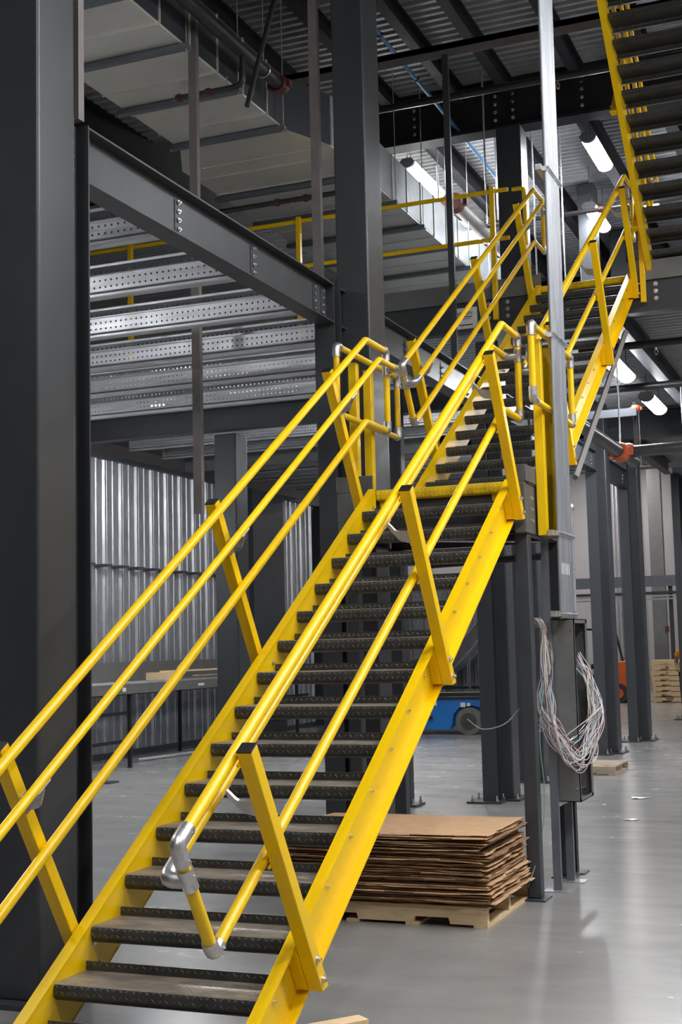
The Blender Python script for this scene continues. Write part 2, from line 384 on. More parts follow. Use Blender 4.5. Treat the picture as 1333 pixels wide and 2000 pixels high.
def handrail(loc, rotz, F, side, label, posts=(0.65, 2.92, 4.94), s0=0.12, send=5.60, group=None, tail=True):
    sg = -1 if side == 'l' else 1
    xe = 0.0 if side == 'l' else SW
    root = empty('stair_handrail', (0, 0, 0), label, 'handrail', group, local=True)
    xr = xe + sg * 0.030; xh = xe - sg * 0.055; xp0 = xe + sg * 0.062; xp1 = xe + sg * 0.1255
    nt_, nh, nm = 0.955, 0.808, 0.459
    rad = 0.0245
    for sp in posts:
        pm = MB(); hw = 0.031
        vs = []
        for x in (xp0, xp1):
            for (a, n_) in ((-hw, -0.225), (hw, -0.250), (hw, 0.982), (-hw, 0.982)): vs.append(F.p(sp + a, n_, x))
        if sg < 0: vs = vs[4:] + vs[:4]
        pm.add(vs, [(0, 3, 2, 1), (4, 5, 6, 7), (0, 1, 5, 4), (1, 2, 6, 5), (2, 3, 7, 6), (3, 0, 4, 7)])
        po = pm.build('post', M['yellow'], root, bevel=0.004)
        c = MB(); xa, xb = min(xp0, xp1) - 0.001, max(xp0, xp1) + 0.001
        vs = [F.p(sp + a, n_, x) for x in (xa, xb) for (a, n_) in ((-hw - .001, 0.982), (hw + .001, 0.982), (hw + .001, 0.988), (-hw - .001, 0.988))]
        c.add(vs, [(0, 3, 2, 1), (4, 5, 6, 7), (0, 1, 5, 4), (1, 2, 6, 5), (2, 3, 7, 6), (3, 0, 4, 7)]).build('cap', M['black'], po, bevel=0.002)
        c = MB(); xa, xb = sorted((xe + sg * 0.009, xp0))
        vs = [F.p(sp + a, n_, x) for x in (xa, xb) for (a, n_) in ((-0.036, -0.215), (0.030, -0.232), (0.030, -0.004), (-0.036, -0.004))]
        c.add(vs, [(0, 3, 2, 1), (4, 5, 6, 7), (0, 1, 5, 4), (1, 2, 6, 5), (2, 3, 7, 6), (3, 0, 4, 7)]).build('spacer_block', M['yellow'], po, bevel=0.002)
        c = MB()
        for n_ in (-0.075, -0.185):
            c.bolt(F.p(sp, n_, xp1), (sg, 0, 0), 0.013, 0.012); c.bolt(F.p(sp, n_, xe + 0), (-sg, 0, 0), 0.010, 0.008)
        c.build('bolts', M['zinc'], po)['kind'] = 'stuff'
        # saddles that carry the rails
        c = MB()
        for n_ in (nt_, nm):
            a = F.p(sp - 0.045, n_ - rad * 0.9, xp0 - sg * 0.002); b = F.p(sp + 0.045, n_ - rad * 0.9, xp0 - sg * 0.002)
            c.tube([a, b], 0.007, 8)
            c.tube([F.p(sp, n_, xr), F.p(sp, n_, xp0)], 0.012, 10)
        c.build('rail_saddle', M['yellow'], po)
        # cast bracket to the graspable rail
        c = MB(); pr = [F.p(sp, 0.66, xp0), F.p(sp, 0.745, xp0)]
        arm = arc_path([F.p(sp, 0.70, xp0 - sg * 0.004), F.p(sp, 0.715, xe - sg * 0.01), F.p(sp, nh - 0.02, xh)], 0.04, 5)
        th = 0.006; L = []
        for q, t in zip(arm, range(len(arm))):
            h = 0.040 * (1 - 0.5 * t / len(arm)); L.append((q, h))
        d = F.p(0.0, 0, 0) - F.p(-1, 0, 0); up = F.p(0, 1, 0) - F.p(0, 0, 0)
        vs = []
        for q, h in L: vs += [q - d * th - up * h, q + d * th - up * h, q + d * th + up * h * 0.6, q - d * th + up * h * 0.6]
        fs = []
        for i in range(len(L) - 1):
            for j in range(4): fs.append((4 * i + j, 4 * i + (j + 1) % 4, 4 * i + 4 + (j + 1) % 4, 4 * i + 4 + j))
        fs += [(3, 2, 1, 0), tuple(4 * (len(L) - 1) + j for j in range(4))]
        c.add(vs, fs)
        xa, xb = sorted((xp0 - sg * 0.006, xp0)); 
        vs = [F.p(sp + a, n_, x) for x in (xa, xb) for (a, n_) in ((-0.022, 0.655), (0.022, 0.655), (0.022, 0.745), (-0.022, 0.745))]
        c.add(vs, [(0, 3, 2, 1), (4, 5, 6, 7), (0, 1, 5, 4), (1, 2, 6, 5), (2, 3, 7, 6), (3, 0, 4, 7)])
        c.tube([F.p(sp - 0.05, nh - 0.027, xh), F.p(sp + 0.05, nh - 0.027, xh)], 0.008, 8)
        c.bolt(F.p(sp, 0.675, xp0 - sg * 0.006), (-sg, 0, 0), 0.008, 0.006, False)
        c.build('bracket', M['alu'], po)
    # pipes
    zt = F.p(send, nt_, 0); zh = F.p(send - 0.035, nh, 0); zm = F.p(send - 0.35, nm, 0)
    ye = zt.y + 0.43
    if tail:
        MB().tube(arc_path([F.p(s0, nt_, xr), F.p(send, nt_, xr), (xr, ye, zt.z)], 0.07), rad).build('top_rail', M['yellow'], root)
        MB().tube(arc_path([F.p(s0, nm, xr), F.p(send - 0.35, nm, xr), (xr, ye, zm.z)], 0.06), rad).build('mid_rail', M['yellow'], root)
        MB().tube(arc_path([F.p(s0 + 0.01, nh, xh), F.p(send - 0.035, nh, xh), (xh, ye - 0.02, zh.z)], 0.06), 0.0215).build('grab_rail', M['yellow'], root)
        MB().tube([(xr, ye, zt.z), (xr, ye, zm.z)], rad).build('end_pipe', M['yellow'], root)
        fr = 0.0305
        MB().tube(arc_path([(xr, ye - 0.065, zt.z), (xr, ye, zt.z), (xr, ye, zt.z - 0.075)], 0.03), fr).build('fitting', M['alu'], root)
        MB().tube(arc_path([(xr, ye - 0.06, zm.z), (xr, ye, zm.z), (xr, ye, zm.z + 0.07)], 0.03), fr).build('fitting', M['alu'], root)
        MB().tube([(xr, ye, zh.z - 0.045), (xr, ye, zh.z + 0.045)], fr).tube(arc_path([(xh, ye - 0.085, zh.z), (xh, ye - 0.02, zh.z), (xr, ye, zh.z)], 0.035), 0.028).build('fitting', M['alu'], root)
    else:
        MB().tube([F.p(s0, nt_, xr), F.p(send, nt_, xr)], rad).build('top_rail', M['yellow'], root)
        MB().tube([F.p(s0, nm, xr), F.p(send, nm, xr)], rad).build('mid_rail', M['yellow'], root)
        MB().tube([F.p(s0, nh, xh), F.p(send, nh, xh)], 0.0215).build('grab_rail', M['yellow'], root)
    MB().tube([F.p(s0, nt_, xr), F.p(s0, nm, xr)], rad).build('end_pipe', M['yellow'], root)
    fr = 0.0305
    def scr(m, S_, n_):
        return m.bolt(F.p(S_, n_, xr) + Vector((sg * fr * 0.95, 0, 0)), (sg, 0, 0), 0.006, 0.002, False)
    c = MB(); c.tube(arc_path([F.p(s0 + 0.095, nt_, xr), F.p(s0, nt_, xr), F.p(s0, nt_ - 0.085, xr)], 0.03), fr)
    scr(c, s0 + 0.07, nt_); scr(c, s0, nt_ - 0.07); c.build('fitting', M['alu'], root)
    c = MB(); c.tube(arc_path([F.p(s0 + 0.05, nm, xr), F.p(s0, nm, xr), F.p(s0, nm + 0.055, xr)], 0.03), fr); scr(c, s0 + 0.03, nm); c.build('fitting', M['alu'], root)
    c = MB(); c.tube([F.p(s0, nh - 0.045, xr), F.p(s0, nh + 0.045, xr)], fr)
    c.tube(arc_path([F.p(s0 + 0.085, nh, xh), F.p(s0 - 0.015, nh, xh), F.p(s0, nh - 0.01, xr)], 0.045), 0.029); scr(c, s0, nh + 0.01); c.build('fitting', M['alu'], root)
    root.location = loc; root.rotation_euler = (0, 0, rotz); return root

S1, F1 = stair((0, 0, 0), 0, 0.2876, 0.178, 15, 'lower yellow stair flight with black checker plate treads rising from the floor')
handrail((0, 0, 0), 0, F1, 'l', 'left yellow handrail of the lower stair flight, beside the dark column')
handrail((0, 0, 0), 0, F1, 'r', 'right yellow handrail of the lower flight, its end loop hanging over the lowest treads')
L2 = (0, 5.445, 2.848)
S2, F2_ = stair(L2, 0, 0.2876, 0.178, 15, 'second yellow stair flight climbing from the mid landing to the upper floor')
handrail(L2, 0, F2_, 'l', 'left yellow handrail of the second flight, above the galvanised joists')
handrail(L2, 0, F2_, 'r', 'right yellow handrail of the second flight, behind the bundle of conduits')
S3, F3 = stair((1.22 + SW, 9.95, 5.70), math.pi, 0.198, 0.178, 14, 'steep yellow stair seen from below in the top right corner')
handrail((1.22 + SW, 9.95, 5.70), math.pi, F3, 'r', 'yellow handrail over the left side of the steep upper stair', posts=(0.55, 1.9, 3.2), s0=0.3, send=3.6, tail=False)
handrail((1.22 + SW, 9.95, 5.70), math.pi, F3, 'l', 'yellow handrail over the right side of the steep upper stair', posts=(0.55, 1.9, 3.2), s0=0.3, send=3.6, tail=False)

# ------------------------------------------------------------------ mid landing
ld = empty('stair_landing', (0.38, 4.9, 0), 'dark grey steel landing between the two flights, on square posts', 'landing')
MB().box((-0.32, 4.46, 2.836), (1.08, 5.46, 2.846)).build('deck_plate', M['tread'], ld)
fr = MB(); fr.box((-0.30, 4.385, 2.49), (1.06, 4.397, 2.765)).box((-0.30, 4.385, 2.49), (1.06, 4.45, 2.50)).box((-0.30, 5.44, 2.49), (1.06, 5.452, 2.84))
fr.box((-0.32, 4.40, 2.49), (-0.308, 5.44, 2.84)).box((-0.32, 4.40, 2.49), (-0.26, 5.44, 2.50))
for y in (4.75, 5.1): fr.box((-0.30, y, 2.70), (1.06, y + 0.05, 2.83))
fr.build('frame', M['steel2'], ld)
sp = MB().box((1.062, 4.385, 2.485), (1.074, 5.46, 2.845)).box((1.00, 4.385, 2.485), (1.074, 5.46, 2.495)).build('side_channel', M['boxgrey'], ld, bevel=0.003)
MB().bolt((1.074, 4.55, 2.74), (1, 0, 0)).bolt((1.074, 4.55, 2.66), (1, 0, 0)).bolt((1.074, 4.55, 2.58), (1, 0, 0)).build('bolts', M['zinc'], sp)['kind'] = 'stuff'
# toe boards either side of the stair opening
def toe(name, x0, x1):
    t = MB().box((x0, 4.375, 2.845), (x1, 4.385, 2.965)).box((x0, 4.370, 2.49), (x1, 4.385, 2.843))
    return t.build(name, M['boxgrey'], ld, bevel=0.004)
toe('front_toe_board', -0.32, -0.045); toe('front_toe_board', SW + 0.045, 1.078)
MB().box((1.078, 4.375, 2.847), (1.088, 5.46, 2.965)).build('side_toe_board', M['boxgrey'], ld, bevel=0.004)
MB().box((-0.33, 4.375, 2.847), (-0.32, 5.46, 2.965)).build('side_toe_board', M['boxgrey'], ld, bevel=0.004)
for (x, y) in ((0.975, 4.44), (-0.30, 4.44), (0.975, 5.36), (-0.30, 5.36)):
    pl = MB().box((x, y, 0.012), (x + 0.095, y + 0.095, 2.49)).build('leg', M['steel2'], ld, bevel=0.008)
    MB().box((x - 0.04, y - 0.06, 0), (x + 0.135, y + 0.155, 0.012)).build('base_plate', M['steel2'], pl)
MB().tube([(0.0, 4.5, 2.50), (0.95, 5.4, 2.50)], 0.012, 6).build('brace', M['galv'], ld)

def guard(pts_x, y0, y1, zt, zm, xr, xp, zbot, pys, label, elbow0=True):
    g = empty('landing_guard_rail', (xr, (y0 + y1) / 2, zbot), label, 'railing')
    rad = 0.0235
    MB().tube([(xr, y0, zt), (xr, y1, zt)], rad).build('top_rail', M['yellow'], g)
    MB().tube([(xr, y0, zm), (xr, y1, zm)], rad).build('mid_rail', M['yellow'], g)
    for y in (y0, y1): MB().tube([(xr, y, zm), (xr, y, zt)], rad).build('end_pipe', M['yellow'], g)
    f = 0.0305
    for y, s in ((y0, 1), (y1, -1)):
        for za, zb in ((zt, zt - 0.085), (zm, zm + 0.085)):
            MB().tube(arc_path([(xr, y + s * 0.065, za), (xr, y, za), (xr, y, zb)], 0.03), f).build('fitting', M['alu'], g)
    for (xa, ya, w, d) in pys:
        MB().box((xa, ya, zbot), (xa + w, ya + d, zt - 0.03)).build('post', M['yellow'], g, bevel=0.004)
    return g
guard(None, 4.44, 5.77, 3.965, 3.455, -0.33, -0.40, 2.60, [(-0.43, 4.92, 0.066, 0.066), (-0.43, 5.24, 0.066, 0.066)], 'small yellow guard rail on the left side of the mid landing')
guard(None, 4.30, 5.55, 3.93, 3.40, 1.18, 1.1, 2.485, [(1.09, 4.66, 0.066, 0.066), (1.09, 4.98, 0.066, 0.066)], 'small yellow guard rail on the right side of the mid landing, behind the conduits')

# ------------------------------------------------------------------ columns
def box_column(x0, y0, w, d, h, label, plate=True, group=None):
    o = empty('building_column', (x0 + w / 2, y0 + d / 2, 0), label, 'column', group)
    MB().box((x0, y0, 0.02), (x0 + w, y0 + d, h)).build('shaft', M['steel'], o, bevel=0.016)
    if plate:
        pl = MB().box((x0 - 0.09, y0 - 0.09, 0), (x0 + w + 0.09, y0 + d + 0.09, 0.025)).build('base_plate', M['steel2'], o)
        b = MB()
        for px in (x0 - 0.05, x0 + w + 0.05):
            for py in (y0 - 0.05, y0 + d + 0.05): b.cyl((px, py, 0.025), (px, py, 0.09), 0.011, 8).cyl((px, py, 0.025), (px, py, 0.05), 0.02, 6)
        b.build('anchor_bolts', M['zinc'], pl)['kind'] = 'stuff'
    return o
def w_column(x0, y0, h, label, w=0.17, d=0.155, group=None, z0=0.02):
    o = empty('mezzanine_column', (x0 + w / 2, y0 + d / 2, 0), label, 'column', group)
    m = MB().box((x0, y0, z0), (x0 + w, y0 + 0.012, h)).box((x0, y0 + d - 0.012, z0), (x0 + w, y0 + d, h)).box((x0 + w / 2 - 0.005, y0 + 0.012, z0), (x0 + w / 2 + 0.005, y0 + d - 0.012, h))
    m.build('shaft', M['steel'], o)
    pl = MB().box((x0 - 0.16, y0 - 0.10, 0), (x0 + w + 0.06, y0 + d + 0.10, 0.022)).build('base_plate', M['steel2'], o)
    b = MB()
    for px in (x0 - 0.11, x0 + w + 0.0):
        for py in (y0 - 0.05, y0 + d + 0.05): b.cyl((px, py, 0.02), (px, py, 0.085), 0.010, 8).cyl((px, py, 0.02), (px, py, 0.045), 0.018, 6)
    b.build('anchor_bolts', M['zinc'], pl)['kind'] = 'stuff'
    return o
box_column(-1.02, 1.12, 0.37, 0.345, 9.1, 'large dark grey column at the left edge, nearest the camera')
c1 = w_column(-0.875, 1.53, 4.72, 'slim black mezzanine column right behind the large left column', d=0.165)
b = MB()
for z in (4.60, 4.52, 4.44): b.bolt((-0.765, 1.60, z), (1, 0, 0), 0.014, 0.012)
b.build('bolts', M['zinc'], c1)['kind'] = 'stuff'
w_column(-0.884, 5.36, 4.72, 'slim dark mezzanine column left of the tall central column')
box_column(-0.79, 5.62, 0.29, 0.38, 9.1, 'tall dark grey column in the centre, behind the landing')
w_column(-0.87, 9.76, 4.72, 'slim dark column right of the blue machine, anchor bolts on its base plate')
box_column(-0.86, 10.02, 0.27, 0.30, 5.2, 'dark column with a pale edge just right of the slim bolted column')
box_column(-1.03, 11.93, 0.33, 0.36, 8.5, 'dark column rising to the roof girder, seen beside the conduits')
w_column(-0.875, 16.06, 5.2, 'slim front half of the first column pair in the right background')
box_column(-0.87, 16.32, 0.27, 0.34, 9.1, 'box column of the first pair in the right background')
w_column(-0.865, 18.75, 5.2, 'slim front half of the second column pair in the right background')
box_column(-0.86, 19.0, 0.30, 0.36, 9.1, 'box column of the second pair in the right background')
box_column(-4.2, 9.9, 0.30, 0.32, 4.38, 'grey column under the cross girder, behind the left handrail')
box_column(-1.70, 9.3, 0.145, 0.15, 5.28, 'thin dark post standing behind the cardboard stack')
w_column(-0.865, 25.3, 5.4, 'slim front half of the farthest column pair at the right edge')
box_column(-0.86, 25.6, 0.34, 0.36, 9.1, 'dark column cut by the right edge of the picture')

# ------------------------------------------------------------------ beams
def i_beam(axis, a, b, c, z0, z1, w, label, mat='steel2', cat='beam', group=None, name='steel_beam', bolts=()):
    """axis 'y' : runs in y at x=c ; axis 'x' : runs in x at y=c"""
    m = MB(); t = 0.012; h = w / 2
    for lo, hi in (((-h, z0), (h, z0 + t)), ((-h, z1 - t), (h, z1)), ((-0.005, z0 + t), (0.005, z1 - t))):
        if axis == 'y': m.box((c + lo[0], a, lo[1]), (c + hi[0], b, hi[1]))
        else: m.box((a, c + lo[0], lo[1]), (b, c + hi[0], hi[1]))
    org = (c, (a + b) / 2, z0) if axis == 'y' else ((a + b) / 2, c, z0)
    if not bolts:
        return tag(m.build(name, M[mat], org=org), label, cat, group)
    o = empty(name, org, label, cat, group); m.build('section', M[mat], o)
    bb = MB()
    for p, d in bolts: bb.bolt(p, d, 0.012, 0.010)
    bb.build('bolts', M['zinc'], o)['kind'] = 'stuff'
    cl = MB()
    for y in sorted({round(p[1], 2) for p, d in bolts}): 
        if axis == 'y': cl.box((c + 0.005, y - 0.04, z0 + 0.05), (c + 0.011, y + 0.04, z1 - 0.06))
    if cl.v: cl.build('clip_angle', M['steel2'], o)
    return o
bl = [((-0.774, y, z), (1, 0, 0)) for y in (1.76, 2.86, 3.98, 5.12, 5.28) for z in (4.64, 4.58, 4.52, 4.46)]
i_beam('y', 1.70, 5.36, -0.79, 4.385, 4.715, 0.16, 'diagonal looking charcoal beam between the left column and the central column', bolts=bl)
i_beam('y', 5.52, 9.76, -0.79, 4.385, 4.715, 0.16, 'charcoal beam behind the central column, its web shining near the handrail', bolts=[((-0.774, y, z), (1, 0, 0)) for y in (7.35, 8.47, 9.4) for z in (4.60, 4.54, 4.48)])
i_beam('x', -8.6, -0.80, 9.70, 4.38, 4.66, 0.16, 'blue grey cross girder below the last perforated joist')
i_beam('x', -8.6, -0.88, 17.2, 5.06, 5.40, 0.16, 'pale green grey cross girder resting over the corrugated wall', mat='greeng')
i_beam('y', 10.3, 16.06, -0.75, 4.38, 4.70, 0.14, 'bolted beam reaching the first right background column pair', bolts=[((-0.742, y, z), (1, 0, 0)) for y in (12.0, 15.9) for z in (4.60, 4.54, 4.48)])
i_beam('y', 16.66, 18.75, -0.75, 4.38, 4.70, 0.14, 'short bolted beam reaching the second right background column pair', bolts=[((-0.742, y, z), (1, 0, 0)) for y in (18.6,) for z in (4.60, 4.54, 4.48)])
# joists
def joist(y, x0, x1, i, zb=4.43):
    path = [(0.002, 0.236), (0.0, 0.252), (0.008, 0.26), (0.10, 0.26), (0.10, 0.200), (0.094, 0.190), (0.014, 0.178), (0.008, 0.170), (0.008, 0.050), (0.014, 0.042), (0.075, 0.030), (0.075, 0.0), (0.0, 0.0), (-0.008, 0.008), (-0.008, 0.026)]
    m = MB(); m.strip([(y + a, zb + b) for a, b in path], lambda u, v, t: (t, u, v), x0, x1)
    o = m.build('deck_joist', M['joist'] if zb < 5 else M['joist2'], org=((x0 + x1) / 2, y, zb), smooth=20)
    return o
names = ['nearest', 'second', 'third', 'fourth', 'fifth', 'sixth']
for i in range(6):
    y = 2.84 + 1.12 * i
    tag(joist(y, -8.6, -0.87, i), '%s perforated galvanised joist, counted from the top, beside the diagonal beam' % names[i], 'joist', 'perforated galvanised deck joists')
fn_ = ['first', 'second', 'third', 'fourth', 'fifth', 'sixth', 'seventh', 'eighth']
for i in range(7):
    y = (15.2, 16.35, 17.9, 19.0, 20.1, 21.2, 22.3)[i]
    tag(joist(y, -8.6, -0.83, i, 5.20), '%s perforated joist under the far upper floor, beyond the blue grey cross girder' % fn_[i], 'joist', 'perforated galvanised deck joists')
# upper floor: edge girder with toe plate, deck, beams under it
ug = empty('edge_girder', (0, 9.8, 5.2), 'deep dark girder along the edge of the upper floor', 'girder')
MB().box((-8.6, 9.80, 5.30), (6.0, 9.812, 5.62)).box((-8.6, 9.74, 5.26), (6.0, 9.88, 5.30)).box((-8.6, 9.80, 5.62), (6, 9.95, 5.64)).build('web', M['steel2'], ug)
MB().box((-8.6, 9.765, 5.615), (0.0, 9.775, 5.83)).box((SW, 9.765, 5.615), (6.0, 9.775, 5.83)).build('toe_plate', M['panel'], ug)
b = MB()
for x in (-2.05, -0.62, -0.40, 0.28, 1.25):
    for z in (5.57, 5.49, 5.41): b.bolt((x, 9.80, z), (0, -1, 0), 0.018, 0.014)
b.build('bolts', M['zinc'], ug)['kind'] = 'stuff'
mb = corrugated(lambda u, v, t: (t, u, 5.50 + v), 9.95, 25.0, -8.6, 6.0, 0.15, 0.04)
tag(mb.build('upper_floor_deck', M['deck'], org=(1.2, 17, 5.5)), 'corrugated underside of the upper floor lit by strip lights', 'deck')
i_beam('y', 9.9, 24, 0.75, 5.22, 5.48, 0.15, 'beam under the upper floor between the low strip lights')
i_beam('y', 9.9, 24, 2.2, 5.22, 5.48, 0.15, 'right hand beam under the upper floor')
i_beam('y', 10.4, 24, -0.72, 5.22, 5.48, 0.15, 'left hand beam under the upper floor over the column pairs')
i_beam('x', -3.6, 6, 17.2, 5.0, 5.46, 0.2, 'deep cross girder under the upper floor behind the low lights', mat='steel')
# roof girder and roof joists
rg = empty('roof_girder', (0, 12.0, 8.5), 'deep black roof girder carried by the roof column', 'girder')
MB().box((-8, 12.08, 8.52), (5, 12.10, 9.12)).box((-8, 11.95, 8.48), (5, 12.23, 8.52)).box((-8, 11.95, 9.10), (5, 12.23, 9.14)).build('section', M['roofsteel'], rg)
b = MB()
for x in (-1.06, -0.82, -0.42, -2.2, 0.1):
    for z in (8.65, 8.76, 8.87, 8.98): b.bolt((x, 12.08, z), (0, -1, 0), 0.02, 0.015)
b.build('bolts', M['zinc'], rg)['kind'] = 'stuff'
for i, x in enumerate((-4.4, -3.35, -2.42, -1.52, -0.85, 0.10, 1.0, 1.9, 2.8)):
    i_beam('y', 2.0, 11.95, x, 8.92, 9.15, 0.13, '%s roof joist from the left, in front of the black roof girder' % ['first', 'second', 'third', 'fourth', 'fifth', 'sixth', 'seventh', 'eighth', 'ninth'][i], mat='roofsteel', cat='roof joist', group='roof joists in front of the girder', name='roof_joist')
for i, x in enumerate((-4.4, -3.35, -2.3, -1.2, -0.1, 1.0, 2.1)):
    i_beam('y', 12.25, 22, x, 8.82, 9.15, 0.17, '%s roof beam from the left, behind the black roof girder' % ['first', 'second', 'third', 'fourth', 'fifth', 'sixth', 'seventh'][i], mat='roofsteel', cat='roof beam', group='roof beams behind the girder', name='roof_beam')
tag(MB().box((-4.0, 8.98, 8.27), (4.5, 9.06, 8.34)).box((-4.0, 8.98, 8.18), (4.5, 8.99, 8.34)).build('roof_strut', M['rack'], org=(0, 9, 8.2)), 'grey brown channel crossing under the roof joists', 'strut')
i_beam('x', -9, 5, 21.9, 8.4, 9.1, 0.25, 'farthest roof girder in the background', mat='roofsteel')

# ------------------------------------------------------------------ ducts
def duct(x0, x1, y0, y1, z0, z1, label, step=0.55):
    o = empty('air_duct', ((x0 + x1) / 2, (y0 + y1) / 2, z0), label, 'duct')
    MB().box((x0, y0, z0), (x1, y1, z1)).build('body', M['ductsheet'], o, bevel=0.006)
    MB().box((x1 + 0.001, y0 + 0.01, z0 + 0.02), (x1 + 0.006, y1 - 0.01, z1)).build('side_panel', M['ductshade' if x1 < -2.1 else 'ductlit'], o)  # side skin: shaded tone on the narrow duct, lit tone on the wide
    m = MB(); y = y0 + 0.3; k = 0
    while y < y1:
        m.box((x0 - 0.01, y, z0 - 0.010), (x1 + 0.012, y + 0.018, z0)); m.box((x1, y, z0), (x1 + 0.02, y + 0.018, z1)); y += step; k += 1
    m.build('seams', M['ductsheet'], o)
    y = y0 + 0.9
    while y < y1:
        q = MB().box((x0 - 0.06, y, z0 - 0.060), (x1 + 0.07, y + 0.07, z0 - 0.012)).build('support_channel', M['strut'], o)
        for xx in (x0 - 0.04, x1 + 0.05): MB().cyl((xx, y + 0.025, z0 - 0.08), (xx, y + 0.025, 9.17), 0.006, 6).build('hanger_rod', M['galv'], q)
        y += 1.05
    return o
d1 = duct(-3.50, -2.25, 0.5, 7.85, 7.20, 7.78, 'wide sheet metal duct across the top left, its pale ribbed underside showing')
d2 = duct(-3.82, -1.98, 8.5, 17.5, 7.20, 7.78, 'wider duct section behind the central column, its side lit pale blue')
o = empty('duct_transition', (-2.9, 8.2, 7.2), 'flared duct piece with a shaded side joining the narrow and the wide duct', 'duct')
m = MB(); m.add([(-3.50, 7.86, 7.20), (-2.25, 7.86, 7.20), (-1.98, 8.49, 7.20), (-3.82, 8.49, 7.20), (-3.50, 7.86, 7.78), (-2.25, 7.86, 7.78), (-1.98, 8.49, 7.78), (-3.82, 8.49, 7.78)],
      [(0, 3, 2, 1), (4, 5, 6, 7), (0, 1, 5, 4), (1, 2, 6, 5), (2, 3, 7, 6), (3, 0, 4, 7)]); m.build('body', M['ductsheet'], o)
MB().add([(-2.245, 7.86, 7.205), (-1.975, 8.49, 7.205), (-1.975, 8.49, 7.78), (-2.245, 7.86, 7.78)], [(0, 1, 2, 3)]).build('side_panel', M['ductshade'], o)  # shaded side of the flare, coloured dark
MB().add([(-2.19, 8.02, 7.42), (-2.14, 8.13, 7.42), (-2.14, 8.13, 7.54), (-2.19, 8.02, 7.54)], [(0, 1, 2, 3)]).build('paper_label', M['label'], o)
mb = corrugated(lambda u, v, t: (t, u, 7.92 + v), 2.0, 9.2, -4.62, -2.9, 0.15, 0.045)
tag(mb.build('service_deck', M['deck'], org=(-3.7, 7, 7.92)), 'strip of corrugated deck above the left edge of the duct', 'deck')
tag(MB().box((-4.66, 2.0, 7.35), (-4.60, 12, 7.93)).box((-4.75, 2.0, 7.35), (-4.60, 12, 7.38)).box((-4.66, 9.2, 7.93), (-4.60, 12, 8.35)).build('deck_edge_beam', M['unlitbeam'], org=(-4.6, 7, 7.35)), 'edge beam coloured black as unlit, under the service deck, upper left', 'beam')

# ------------------------------------------------------------------ upper guard rail
ugd = empty('upper_guard_rail', (-4.3, 9.85, 5.7), 'long yellow guard rail along the upper floor edge, seen beyond the joists', 'railing')
for z in (6.83, 6.27): MB().box((-8.5, 9.725, z), (-0.33, 9.765, z + 0.045)).build('top_rail' if z > 6.5 else 'mid_rail', M['yellow'], ugd, bevel=0.01)
for x in (-0.545, -2.95, -5.29, -7.65): MB().box((x, 9.70, 5.36), (x + 0.055, 9.76, 6.90)).build('post', M['yellow'], ugd, bevel=0.004)
ugr = empty('upper_guard_rail', (2.5, 9.85, 5.7), 'yellow guard rail end where the second flight reaches the upper floor', 'railing')
MB().tube(arc_path([(-0.30, 9.80, 6.86), (-0.16, 9.80, 6.86), (-0.16, 9.80, 6.20)], 0.05), 0.0235).build('end_loop', M['yellow'], ugr)
MB().box((1.10, 9.70, 5.36), (1.155, 9.76, 6.88)).build('post', M['yellow'], ugr, bevel=0.004)

# ------------------------------------------------------------------ hangers, pipes, conduits
def hanger(x, y, z0, z1, label, w=0.075, mat='rack'):
    return tag(MB().box((x - w / 2, y, z0), (x + w / 2, y + w * 0.7, z1)).box((x + w / 2, y, z0), (x + w / 2 + 0.004, y + w * 0.7 + 0.004, z1)).build('hanging_strut', M[mat], org=(x, y, z0)), label, 'strut')
hanger(-2.24, 5.8, 2.94, 8.95, 'left hanging strut, ending in mid air in front of the corrugated wall')
hanger(-1.04, 5.8, 2.93, 8.95, 'hanging strut just left of the central column, passing behind the beam')
hanger(-0.79, 8.95, 4.70, 8.20, 'thin dark strut right of the central column, hanging behind the second flight', w=0.062, mat='steel2')
hanger(-0.755, 1.60, 4.73, 8.95, 'light grey post standing on top of the slim left column', w=0.075)
def pipe(pts, r, label, mat='pipe', cpl=(), cmat='redc', cat='pipe', rad=0.1, name='pipe', heads=()):
    o = empty(name, pts[0], label, cat)
    MB().tube(arc_path(pts, rad) if len(pts) > 2 else pts, r).build('run', M[mat], o)
    for q, d in cpl:
        q = Vector(q); d = Vector(d).normalized(); m = MB(); m.tube([q - d * r * 1.0, q - d * r * .4, q + d * r * .4, q + d * r * 1.0], r, 14, radii=[r * 1.25, r * 1.5, r * 1.5, r * 1.25])
        sd = d.cross(Vector((0, 0, 1))); sd = sd.normalized() if sd.length > 0.1 else Vector((1, 0, 0))
        m.box(tuple(q - Vector((r * .5,) * 3) + sd * r * 1.4), tuple(q + Vector((r * .5,) * 3) + sd * r * 1.4)); m.box(tuple(q - Vector((r * .5,) * 3) - sd * r * 1.4), tuple(q + Vector((r * .5,) * 3) - sd * r * 1.4))
        m.build('coupling', M[cmat], o)
    for q in heads:
        q = Vector(q); m = MB(); m.cyl(q, q - Vector((0, 0, 0.03)), 0.014, 8)
        m.tube([q + Vector((-0.014, 0, -0.03)), q + Vector((-0.02, 0, -0.055)), q + Vector((0, 0, -0.08)), q + Vector((0.02, 0, -0.055)), q + Vector((0.014, 0, -0.03))], 0.004, 6)
        m.cyl(q - Vector((0, 0, 0.08)), q - Vector((0, 0, 0.084)), 0.018, 10); m.build('sprinkler_head', M['sprink'], o)
    return o
pipe([(-2.03, 3.0, 7.42), (-2.03, 7.35, 7.42)], 0.065, 'thick black sprinkler main along the duct, top left', cpl=[((-2.03, 7.28, 7.42), (0, 1, 0))])
